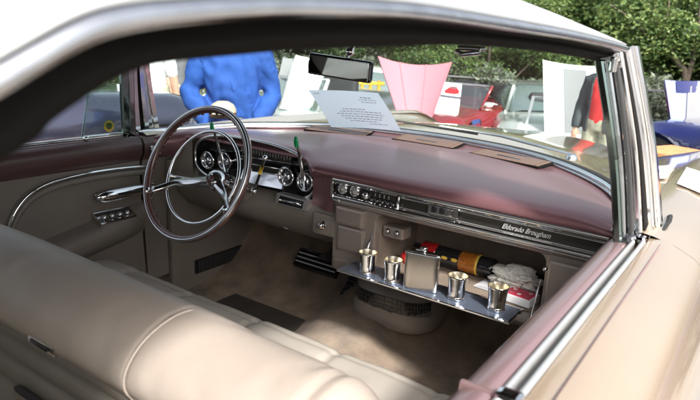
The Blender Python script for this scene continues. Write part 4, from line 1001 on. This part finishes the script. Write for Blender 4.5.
# ==================================================================== BACKGROUND CARS
def bg_car(name, label, loc, rz, pm, style='sports', hood=None, hlining='hoodgrey', cabin=True):
    t = thing(name, label, 'car', loc, rz)
    if style == 'sports':
        st = [(2.25, .55, .38, .50), (2.15, .72, .30, .58), (1.9, .86, .22, .68), (1.4, .92, .18, .80), (1.0, .90, .18, .80), (.7, .88, .18, .84), (0, .88, .18, .86), (-.8, .90, .18, .88), (-1.3, .95, .18, .92), (-1.8, .92, .22, .90), (-2.1, .84, .30, .84), (-2.2, .74, .40, .74)]
        cab = [(.75, .70, .60, .84, .86), (.15, .70, .52, .85, 1.17), (-.35, .70, .52, .86, 1.20), (-.9, .68, .48, .88, 1.12), (-1.5, .58, .40, .90, .93)]
        W = ((1.35, .33), (-1.35, .34))
    else:
        st = [(2.35, .70, .38, .70), (2.28, .82, .28, .84), (2.0, .88, .22, .90), (1.3, .92, .20, .935), (.9, .92, .20, .94), (0, .93, .20, .93), (-1.0, .93, .20, .93), (-1.5, .92, .20, .94), (-2.2, .86, .26, .90), (-2.35, .76, .38, .78)]
        cab = [(1.10, .78, .68, .93, .95), (.45, .80, .62, .93, 1.38), (-.3, .80, .62, .93, 1.43), (-1.0, .80, .60, .93, 1.38), (-1.65, .74, .60, .93, .96)]
        W = ((1.45, .33), (-1.4, .33))
    mb = MB(); rows = []
    ys = np.linspace(st[0][0], st[-1][0], 60)
    sy = [-s[0] for s in st]
    for y in ys:
        w = interp(-y, sy, [s[1] for s in st]); zb = interp(-y, sy, [s[2] for s in st]); zt = interp(-y, sy, [s[3] for s in st])
        half_ = [(0, zt + .01), (.35, zt + .008), (.62, zt), (.80, zt - .01), (.92, zt - .04), (.985, zt - .12), (1.0, zt - .25), (.985, zt * .5 + zb * .5), (.97, zb + .05), (.90, zb)]
        pts = []
        for (x, z) in half_:
            for wy, wr in W:
                if x > .9 and abs(y - wy) < wr + .05: z = max(z, min(math.sqrt(max(0, (wr + .05) ** 2 - (y - wy) ** 2)) + .31, zt - .06))
            pts.append((x * w, y, z))
        rows.append([(-p[0], p[1], p[2]) for p in pts[::-1]] + pts[1:])
    mb.loft(rows, pm, cap=True); body = mb.build('car_body', t)
    if cabin:
        c = MB(); rows = []
        for (y, wb, wt, z0, z1) in cab: rows.append([(-wb, y, z0), (-wb * .96, y, z0 * .65 + z1 * .35), (-wt, y, z1 - .03), (-wt * .8, y, z1), (0, y, z1 + .012), (wt * .8, y, z1), (wt, y, z1 - .03), (wb * .96, y, z0 * .65 + z1 * .35), (wb, y, z0)])
        c.loft(rows, 'carglass', smooth=True); c.build('cabin_glass', t)
        r = MB(); r.loft([[(x * 1.01, y, z + .006) for x, y, z in rw[2:7]] for rw in rows[1:4]], pm)
        for sx in (0, 8):
            for i in range(len(rows) - 1): pass
        for sgn in (1, -1):
            r.tube([(sgn * rows[0][8][0], rows[0][0][1], rows[0][0][2]), (sgn * rows[1][6][0], rows[1][0][1], rows[1][6][2])], .025, pm, 8)
            r.tube([(sgn * rows[3][6][0], rows[3][0][1], rows[3][6][2]), (sgn * rows[4][8][0], rows[4][0][1], rows[4][0][2])], .035, pm, 8)
            if style != 'sports': r.tube([(sgn * .80, .0, .93), (sgn * .63, -.05, 1.40)], .025, pm, 8)
        r.build('car_roof', t)
    for wy, wr in W:
        for sx in (-1, 1):
            w = MB(); wx = interp(-wy, sy, [s[1] for s in st]) - .02; ax = (sx, 0, 0); c0 = Vector((sx * (wx - .20), wy, wr))
            w.lathe([(wr * .66, .17), (wr * .70, .195), (wr * .93, .20), (wr, .17), (wr, 0)], 'tyre', c0, ax, 32); w.build('tyre', t)
            w = MB(); w.lathe([(0, .16), (wr * .12, .17), (wr * .16, .15)], 'alloy', c0, ax, 20); w.lathe([(wr * .58, .17), (wr * .66, .19), (wr * .68, .17)], 'alloy', c0, ax, 32); w.lathe([(0, .10), (wr * .66, .10)], 'blackgloss', c0, ax, 24)
            for k in range(5):
                a = 2 * PI * k / 5; w.box(c0 + Vector((sx * .155, wr * .36 * math.cos(a), wr * .36 * math.sin(a))), (.03, .07, wr * .56), 'alloy', .01, Matrix.Rotation(-(a - PI / 2) * 1, 3, 'X') if False else Matrix.Rotation(a - PI / 2, 3, 'X'))
            w.build('wheel_rim', t)
    if not cabin:
        g = MB(); fr_ = [[(x * (.70 - .08 * t), .80 - .38 * t - .10 * (x * x), .83 + .30 * t) for x in np.linspace(-1, 1, 9)] for t in (0, .5, 1)]
        g.loft(fr_, 'glass'); g.build('windscreen', t)
        g = MB(); g.tube(fr_[2], .018, 'alloy', 6); g.tube([fr_[0][0], fr_[2][0]], .022, pm, 6); g.tube([fr_[0][-1], fr_[2][-1]], .022, pm, 6); g.build('windscreen_frame', t)
        for x in (-.36, .36): g = MB(); g.box((x, -.55, .92), (.44, .14, .42), 'rubber', .06, seg=3); g.build('seat_back', t)
    for sx in (-1, 1):
        h = MB(); h.ball((sx * .62, interp(0, [0, 1], [0, 0]) + (1.98 if style == 'sports' else 2.27), .60 if style == 'sports' else .70), (.14, .14 if style == 'sports' else .05, .06), 'lamp'); h.build('headlight', t)
        m_ = MB(); m_.ball((sx * (.98 if style != 'sports' else .93), .62, .95 if style != 'sports' else .89), (.075, .04, .042), pm); m_.tube([(sx * .80, .62, .90), (sx * .92, .62, .92)], .015, pm, 6); cabin and m_.build('wing_mirror', t)
    for sx in (-1, 1):
        d = MB(); X0 = .905 if style == 'sports' else .945
        for y in (.60, -.55): d.tube([(sx * (X0 - .015), y, .76), (sx * (X0 - .0), y, .60), (sx * (X0 - .03), y, .32)], .004, 'seal', 5)
        d.build('door_gap', t)
    return t
def raised_hood(parent, pts, n_in, m_out, m_in, name='raised_hood', th=.03, bow=.06, stripe=None):
    """pts: world quad (tl, tr, br, bl); bowed thick sheet"""
    inv = parent.matrix_basis.inverted(); pts = [Vector(p) for p in pts]
    nrm = (pts[1] - pts[0]).cross(pts[3] - pts[0]).normalized()
    if nrm.dot(CAM - pts[0]) < 0: nrm = -nrm
    mb = MB()
    def P(u, v, d): 
        a = pts[0] * (1 - u) + pts[3] * u; b = pts[1] * (1 - u) + pts[2] * u
        return inv @ (a * (1 - v) + b * v + nrm * (d - bow * (1 - (2 * v - 1) ** 2) * (1 - .3 * u)))
    N_ = 12; A = [[P(i / N_, j / N_, 0) for j in range(N_ + 1)] for i in range(N_ + 1)]; B = [[P(i / N_, j / N_, -th) for j in range(N_ + 1)] for i in range(N_ + 1)]
    mb.loft(A, m_in); mb.loft(B, m_out, flip=True)
    for e in ([A[0], B[0]], [A[-1], B[-1]], [[r[0] for r in A], [r[0] for r in B]], [[r[-1] for r in A], [r[-1] for r in B]]): mb.loft(e, m_out)
    if stripe:
        for (u0, u1, v0, v1, m) in stripe:
            mb.loft([[P(u0 + (u1 - u0) * i / 8, v0 + (v1 - v0) * j / 4, .012) for j in range(5)] for i in range(9)], m)
    return mb.build(name, parent)
def corr(p, dz=0): return (p.x, p.y, gz(p.x, p.y) + dz)
bg_car('parked_sedan', 'dark navy car parked alongside, filling the driver\'s side window', (-3.32, .95, 0), R(1.5), 'navy', 'sedan')
# pink hood car
p = far(404, 130, 10.2); c = bg_car('parked_sports_car', 'car with its pink hood raised in the middle of the windshield', corr(p), face(p) + PI + R(6), 'creamp', cabin=False)
H = [far(378, 56, 7.6), far(452, 62, 7.6), far(433, 116, 7.0), far(397, 113, 7.0)]
raised_hood(c, H, 1, 'pink', 'pink', bow=.10, stripe=[(.0, .98, .30, .312, 'pinkline'), (.0, .98, .66, .672, 'pinkline'), (.02, .98, .0, .02, 'pinkline'), (.02, .98, .98, 1, 'pinkline')])
# red car
p = far(464, 120, 9.5); c = bg_car('parked_sports_car', 'glossy red sports car right of the pink raised hood', (p.x, p.y, gz(p.x, p.y) + .05), face(p) + PI + R(-33), 'redp', cabin=False)
ps = [far(440, 82, 8.6), far(462, 84, 8.6), far(458, 116, 8.2), far(430, 112, 8.2)]
po = thing('poster_board', 'white poster board with a small red car picture above the red car', 'poster', (0, 0, 0)); mb = MB()
mb.plate([ps[0], ps[3], ps[2], ps[1]], .01, 'whitep'); mb.build('board', po)
mb = MB(); nn = (CAM - ps[0]).normalized() * .015
def pq(u, v): return (ps[0] * (1 - u) + ps[1] * u) * (1 - v) + (ps[3] * (1 - u) + ps[2] * u) * v + nn
mb.add([pq(u, v) for u, v in ((.30, .26), (.42, .17), (.55, .10), (.78, .10), (.86, .18), (.93, .22), (.93, .31), (.75, .34), (.35, .33))], [tuple(range(9))], 'red', False); mb.add([pq(u, v) + nn * .3 for u, v in ((.50, .17), (.58, .12), (.74, .12), (.80, .18))], [(0, 1, 2, 3)], 'ink', False); mb.build('car_picture', po)
mb = MB(); mb.plate([pq(0, .40), pq(0, .46), pq(1, .47), pq(1, .41)], .01, 'ink'); mb.build('dark_band', po)
# white/silver at left
p = far(292, 120, 7.2); c = bg_car('parked_sports_car', 'pale silver car with a tall boxy white hood raised, right of the blue jacket', corr(p), face(p) + PI + R(-30), 'silverp', cabin=False)
raised_hood(c, [far(296, 55, 6.7), far(330, 58, 6.9), far(312, 106, 6.3), far(282, 104, 6.2)], 1, 'whitep', 'whitep', bow=.03, th=.08)
raised_hood(c, [far(283, 57, 7.0), far(300, 58, 7.0), far(288, 100, 6.6), far(274, 96, 6.6)], 1, 'hoodgrey', 'hoodgrey', name='hood_lining', bow=.02)
p = far(340, 92, 10.5); bg_car('parked_sedan', 'white car parked far behind the leaning paper sheet', corr(p, -.1), face(p) + R(75), 'whitep', 'sedan')
# white car with big raised hood
p = far(572, 150, 8.6); c = bg_car('parked_sports_car', 'white sports car whose raised hood stands tall beside the chrome pillar', (p.x, p.y, gz(p.x, p.y) - .05), face(p) + PI + R(10), 'whitep', cabin=False)
H = [far(543, 60, 7.9), far(606, 66, 7.9), far(606, 148, 7.3), far(545, 146, 7.3)]
raised_hood(c, H, 1, 'whitep', 'whitep', bow=.05, stripe=[(.06, .97, .34, .70, 'hoodgrey')])
p = far(542, 125, 9.6); bg_car('parked_sports_car', 'pale silver-green sports car facing out, left of the tall white raised hood', (p.x, p.y, gz(p.x, p.y) + .05), face(p) + PI + R(14), 'silverp')
# blue car at right
p = far(657, 128, 6.3); c = bg_car('parked_sports_car', 'dark blue sports car with raised hood at the right edge of the photo', (p.x + 1.6, p.y + .09, gz(p.x, p.y) + .16), R(60), 'bluep')
raised_hood(c, [far(665, 80, 6.9), far(722, 80, 7.3), far(706, 124, 7.1), far(672, 126, 6.8)], 1, 'bluep', 'lav', bow=.05, stripe=[(.0, .26, .22, .62, 'bluep'), (.12, .95, .45, .80, 'hoodgrey'), (.0, .9, .82, 1, 'navy')])
# wooden table beyond the fender
tz = .60; a = at(640, 147, Z=tz); b = at(708, 160, Z=tz)
tb = thing('wooden_table', 'tan wooden table top just beyond the beige hood', 'table', (a.x + .75, a.y - .15, 0), R(-24)); mb = MB()
mb.box((0, 0, tz - .02), (1.5, .55, .035), 'wood', .004); mb.build('table_top', tb)
for x in (-.68, .68):
    for y in (-.22, .22): mb = MB(); mb.tube([(x, y, gz(a.x, a.y)), (x, y, tz - .035)], .016, 'steelgrey', 8); mb.build('leg', tb)
# blue canvas chair and folding chair
def fold_chair(label, p, rz, m, s=1):
    t = thing('folding_chair', label, 'chair', p, rz); t.scale = (s,) * 3
    for sx in (-.24, .24):
        l = MB(); l.tube([(sx, -.25, 0), (sx, .18, .45), (sx, .24, .85)], .012, 'steelgrey', 8); l.build('leg', t)
        l = MB(); l.tube([(sx, .22, 0), (sx, -.22, .45)], .012, 'steelgrey', 8); l.build('leg', t)
        l = MB(); l.box((sx * 1.05, -.02, .62), (.05, .42, .02), m, .006); l.build('armrest', t)
    l = MB(); l.loft([[(x, y, .44 - .03 * (1 - (x / .24) ** 2)) for x in (-.24, -.12, 0, .12, .24)] for y in (-.22, 0, .2)], m); solidify(l.build('seat', t), .01)
    l = MB(); l.loft([[(x, .20 + (z - .5) * .12 + .04 * (1 - (x / .24) ** 2), z) for x in (-.24, -.12, 0, .12, .24)] for z in (.50, .65, .86)], m); solidify(l.build('backrest', t), .01)
p = far(490, 120, 8.0); fold_chair('blue canvas folding chair standing right of the red car', corr(p, .06), face(p) + R(74), 'bluecl', .74)
p = far(506, 128, 8.4); fold_chair('bare grey folding chair under the shrubs left of the silver-green car', corr(p), face(p) + R(-40), 'steelgrey', .85)
# yellow frame
p = far(370, 95, 8.9); t = thing('yellow_stand', 'yellow metal stand left of the pink raised hood', 'stand', corr(p), face(p)); mb = MB()
for x in (-.12, 0, .12): mb.tube([(x, 0, 0), (x, 0, 1.12)], .025, 'yellowm', 8)
for z in (.55, .85, 1.08): mb.tube([(-.20, 0, z), (.20, 0, z)], .025, 'yellowm', 8)
mb.build('frame', t)
# red bag on white person's side
p = far(181, 99, 6.6); fold_chair('red folding chair just left of the blue jacket', corr(p), face(p) + R(150), 'redshirt')
# fence
fa = far(440, 86, 10.3); fb_ = far(760, 94, 10.3)
fz = .82; ft = thing('pipe_fence', 'dark pipe and wire fence running in front of the shrubs', 'fence', (0, 0, 0)); mb = MB()
mb.tube([(fa.x, fa.y, fz), (fb_.x, fb_.y, fz)], .020, 'steelgrey', 8); mb.build('top_rail', ft)
for k in range(6):
    q = fa.lerp(fb_, k / 5); mb = MB(); mb.tube([(q.x, q.y, gz(q.x, q.y) - .02), (q.x, q.y, fz + .03)], .024, 'steelgrey', 8); mb.build('post', ft)
for z in (.0, .2, .4, .6): mb = MB(); mb.tube([(fa.x, fa.y, z), (fb_.x, fb_.y, z)], .003, 'steelgrey', 5); mb.build('wire', ft)

# ==================================================================== TREES AND SHRUBS
def leaves(mesh_name, clumps, per, size, m, rs):
    rng = np.random.default_rng(rs); cs = []
    for (c, r) in clumps:
        d = rng.normal(size=(per, 3)); d /= np.linalg.norm(d, axis=1)[:, None]; d *= (rng.random((per, 1)) ** .45) * r
        d[:, 2] *= .7; cs.append(np.array(c) + d)
    P = np.concatenate(cs); n = len(P)
    a = rng.normal(size=(n, 3)); a /= np.linalg.norm(a, axis=1)[:, None]
    b = np.cross(a, rng.normal(size=(n, 3))); b /= np.linalg.norm(b, axis=1)[:, None]
    s = size * (.6 + .8 * rng.random((n, 1)))
    v = np.stack([P - a * s, P + b * s * .42, P + a * s, P - b * s * .42], 1).reshape(-1, 3)
    me = bpy.data.meshes.new(mesh_name); me.vertices.add(4 * n); me.vertices.foreach_set('co', v.ravel())
    me.loops.add(4 * n); me.loops.foreach_set('vertex_index', np.arange(4 * n, dtype=np.int32))
    me.polygons.add(n); me.polygons.foreach_set('loop_start', np.arange(0, 4 * n, 4, dtype=np.int32)); me.polygons.foreach_set('loop_total', np.full(n, 4, dtype=np.int32))
    me.materials.append(M[m]); me.update(); me.validate(); return me
def tree_meshes(seed, h, spread, m, low=.9, limbs=None):
    rnd = random.Random(seed); mb = MB(); tips = []
    def limb(p, d, l, r, depth):
        pts = [Vector(p)]; dd = Vector(d)
        for k in range(4):
            dd = (dd + Vector((rnd.uniform(-.18, .18), rnd.uniform(-.18, .18), rnd.uniform(-.02, .12)))).normalized(); pts.append(pts[-1] + dd * l / 4)
        mb.tube(pts, [r, r * .9, r * .78, r * .66, r * .5], 'bark', 8 if depth < 2 else 5)
        if depth >= 3: tips.append(pts[-1]); return
        if depth >= 1: tips.append(pts[-1]); tips.append(pts[2])
        for k in range(3 if depth else 4):
            i = rnd.choice((2, 3, 4)) if k else 4; a = rnd.uniform(0, 2 * PI); sp_ = rnd.uniform(.5, 1.0) * spread
            nd = (dd + Vector((math.cos(a) * sp_, math.sin(a) * sp_, rnd.uniform(-.2, .4)))).normalized()
            limb(pts[i], nd, l * rnd.uniform(.62, .85), r * .55, depth + 1)
    limb((0, 0, -.1), (0, 0, 1), h * .30, h * .022, 0)
    cl = [(tuple(t + Vector((rnd.uniform(-.2, .2), rnd.uniform(-.2, .2), rnd.uniform(-.2, .2)))), rnd.uniform(.35, .75) * h / 6) for t in tips]
    # low hanging sprays
    for k in range(34):
        a = rnd.uniform(0, 2 * PI); r_ = rnd.uniform(.5, 1) * h * .36; cl.append(((math.cos(a) * r_, math.sin(a) * r_, rnd.uniform(low, h * .5)), rnd.uniform(.3, .6)))
    return mb, leaves('crown', cl, 640, .038, m, seed)
V_ = []
for sd, m, h in ((11, 'leaf', 6.2), (23, 'leafd', 6.8), (37, 'leaf', 5.6)):
    mb, cm = tree_meshes(sd, h, 1.0, m); t = mb.build('trunk'); tm = t.data; bpy.data.objects.remove(t); V_.append((tm, cm))
spots = [(60, 14.0, 0, 'leafy tree at the far left behind the parked cars'), (200, 13.0, 1, 'dark tree behind the man in the blue jacket'), (290, 14.5, 2, 'tree behind the raised white hood and rear-view mirror'), (355, 12.8, 1, 'dark tree between the mirror and the pink hood'),
         (420, 14.6, 0, 'light green tree directly behind the pink raised hood'), (482, 12.2, 2, 'tree with a slim leaning trunk above the red car'), (540, 14.4, 1, 'dark tree above the silver-green car'), (598, 13.0, 0, 'tree hidden behind the top of the chrome pillar'),
         (688, 12.3, 2, 'tree with forking grey trunk at the right edge'), (650, 15.5, 1, 'dark tree just right of the chrome pillar'), (760, 14.0, 1, 'dark tree beyond the right edge of the photo'), (-40, 12.0, 2, 'tree beyond the left rear window')]
for i, (px, dd, k, lab) in enumerate(spots):
    p = far(px, 100, dd); t = thing('tree', lab, 'tree', (p.x, p.y, gz(p.x, p.y)), i * 1.3, 'trees behind the parked cars'); s = 1 + .12 * math.sin(i * 2.1); t.scale = (s, s, s * .68)
    a = bpy.data.objects.new('trunk', V_[k][0]); COL.objects.link(a); a.parent = t
    a = bpy.data.objects.new('crown', V_[k][1]); COL.objects.link(a); a.parent = t
# forked trunk at right, clear in front
p = far(686, 92, 11.3); t = thing('tree', 'bare forked trunk rising behind the blue car', 'tree', (p.x, p.y, gz(p.x, p.y)), 0); mb = MB()
b0 = Vector((0, 0, 0)); kk = far(686, 84, 11.3) - t.location
for path, r in (([(686, 84), (676, 60), (663, 35), (650, 0), (640, -60)], .05), ([(686, 84), (694, 55), (699, 20), (706, -30)], .045), ([(676, 60), (655, 45), (635, 22), (610, 5)], .025), ([(663, 35), (668, 10), (672, -30)], .02)):
    pts = [far(x, y, 11.3) - t.location for x, y in path]
    if path[0] == (686, 84): pts = [b0 - Vector((0, 0, .05))] + pts
    mb.tube(catmull(pts, 3), [r * 1.25 - r * .75 * i / (3 * (len(pts) - 1)) for i in range(3 * (len(pts) - 1) + 1)], 'bark', 8)
mb.build('trunk', t)
rg = random.Random(5); cl = [(tuple(far(rg.uniform(600, 720), rg.uniform(-60, 50), rg.uniform(11.3, 12.4)) - t.location), rg.uniform(.2, .45)) for k in range(30)]
o = bpy.data.objects.new('crown', leaves('crown', cl, 130, .06, 'leaf', 9)); COL.objects.link(o); o.parent = t
p = far(484, 95, 10.9); t = thing('tree', 'thin forked trunk standing behind the red car', 'tree', (p.x, p.y, gz(p.x, p.y)), 0); mb = MB()
for path, r in (([(480, 104), (484, 80), (489, 60), (490, 30)], .035), ([(480, 104), (474, 78), (462, 55)], .022), ([(487, 112), (505, 88), (525, 68), (540, 50)], .02), ([(484, 80), (478, 62), (476, 40)], .02)):
    pts = [far(x, y, 10.9) - t.location for x, y in path]; pts = [b0 - Vector((0, 0, .05))] + pts
    mb.tube(catmull(pts, 3), [r * 1.2 - r * .6 * i / (3 * (len(pts) - 1)) for i in range(3 * (len(pts) - 1) + 1)], 'bark', 7)
mb.build('trunk', t)
cl = [(tuple(far(rg.uniform(450, 545), rg.uniform(10, 68), rg.uniform(10.9, 11.6)) - t.location), rg.uniform(.12, .3)) for k in range(26)]
o = bpy.data.objects.new('crown', leaves('crown', cl, 80, .05, 'leaf', 19)); COL.objects.link(o); o.parent = t
shr = []
for sd in (1, 2, 3):
    rg = random.Random(sd); cl = [((rg.uniform(-.75, .75), rg.uniform(-.5, .5), rg.uniform(.15, 1.15)), rg.uniform(.18, .36)) for k in range(26)]
    me = leaves('foliage', cl, 220, .040, 'shrubm', sd)
    sm_ = MB()
    for k in range(22): a = rg.uniform(0, 2 * PI); r_ = rg.uniform(.1, .7); sm_.tube([(0, 0, 0), (math.cos(a) * r_ * .4, math.sin(a) * r_ * .4, .5), (math.cos(a) * r_, math.sin(a) * r_, rg.uniform(.9, 1.35))], [.014, .009, .004], 'bark', 5)
    t = sm_.build('stems'); shr.append((me, t.data)); bpy.data.objects.remove(t)
names = ['left of the blue jacket', 'behind the blue jacket', 'behind the raised boxy white hood', 'behind the rear-view mirror', 'left of the yellow stand', 'behind the pink raised hood', 'behind the white poster board', 'behind the red car', 'behind the blue folding chair', 'behind the grey folding chair', 'above the silver-green car', 'behind the tall white raised hood', 'behind the man in the red shirt', 'just right of the chrome pillar', 'left of the blue car', 'behind the blue car', 'beyond the right edge']
for i, nm in enumerate(names):
    px = 200 + i * 34; p = far(px, 100, 10.95 + .35 * (i % 3)); t = thing('shrub', 'grey-green shrub ' + nm, 'shrub', corr(p, .04), i * .9, 'grey-green shrubs along the fence'); s = 1.05 + .15 * math.sin(i * 1.7); t.scale = (s, s, s)
    for nmm, me in (('foliage', shr[i % 3][0]), ('stems', shr[i % 3][1])): a = bpy.data.objects.new(nmm, me); COL.objects.link(a); a.parent = t

# ==================================================================== LIGHT, WORLD, CAMERA
w = bpy.data.worlds.new('World'); SC.world = w; w.use_nodes = True; nt = w.node_tree; bg = nt.nodes['Background']
sk = nt.nodes.new('ShaderNodeTexSky'); sk.sky_type = 'NISHITA'; sk.sun_disc = False
SUN = Vector((.62, -.45, .68)).normalized()
el = math.asin(SUN.z); az = math.atan2(SUN.x, SUN.y)
sk.sun_elevation = el; sk.sun_rotation = az; sk.air_density = 1.0; sk.dust_density = 6.0; sk.ozone_density = 1
hs = nt.nodes.new('ShaderNodeHueSaturation'); hs.inputs['Saturation'].default_value = .40
nt.links.new(sk.outputs[0], hs.inputs['Color']); nt.links.new(hs.outputs[0], bg.inputs[0]); bg.inputs[1].default_value = .12
sl = bpy.data.lights.new('sun', 'SUN'); sl.energy = 2.8; sl.angle = R(6); sl.color = (1, .965, .92)
so = bpy.data.objects.new('sun', sl); COL.objects.link(so); so.rotation_euler = (-SUN).to_track_quat('-Z', 'Y').to_euler(); so.location = (0, 0, 20)
cd = bpy.data.cameras.new('camera'); cd.sensor_width = 36; cd.lens = F / 700 * 36; cd.clip_start = .02; cd.clip_end = 600
cd.dof.use_dof = True; cd.dof.focus_distance = 1.75; cd.dof.aperture_fstop = 6.3
co = bpy.data.objects.new('camera', cd); COL.objects.link(co)
mt = Matrix((ROWS[0], ROWS[1], ROWS[2])).to_4x4(); mt.translation = CAM; co.matrix_world = mt
SC.camera = co
vs = SC.view_settings; vs.view_transform = 'Standard'; vs.look = 'None'; vs.exposure = 1.42; vs.gamma = 1; vs.use_curve_mapping = False
SC.cycles.max_bounces = 8; SC.cycles.transparent_max_bounces = 12
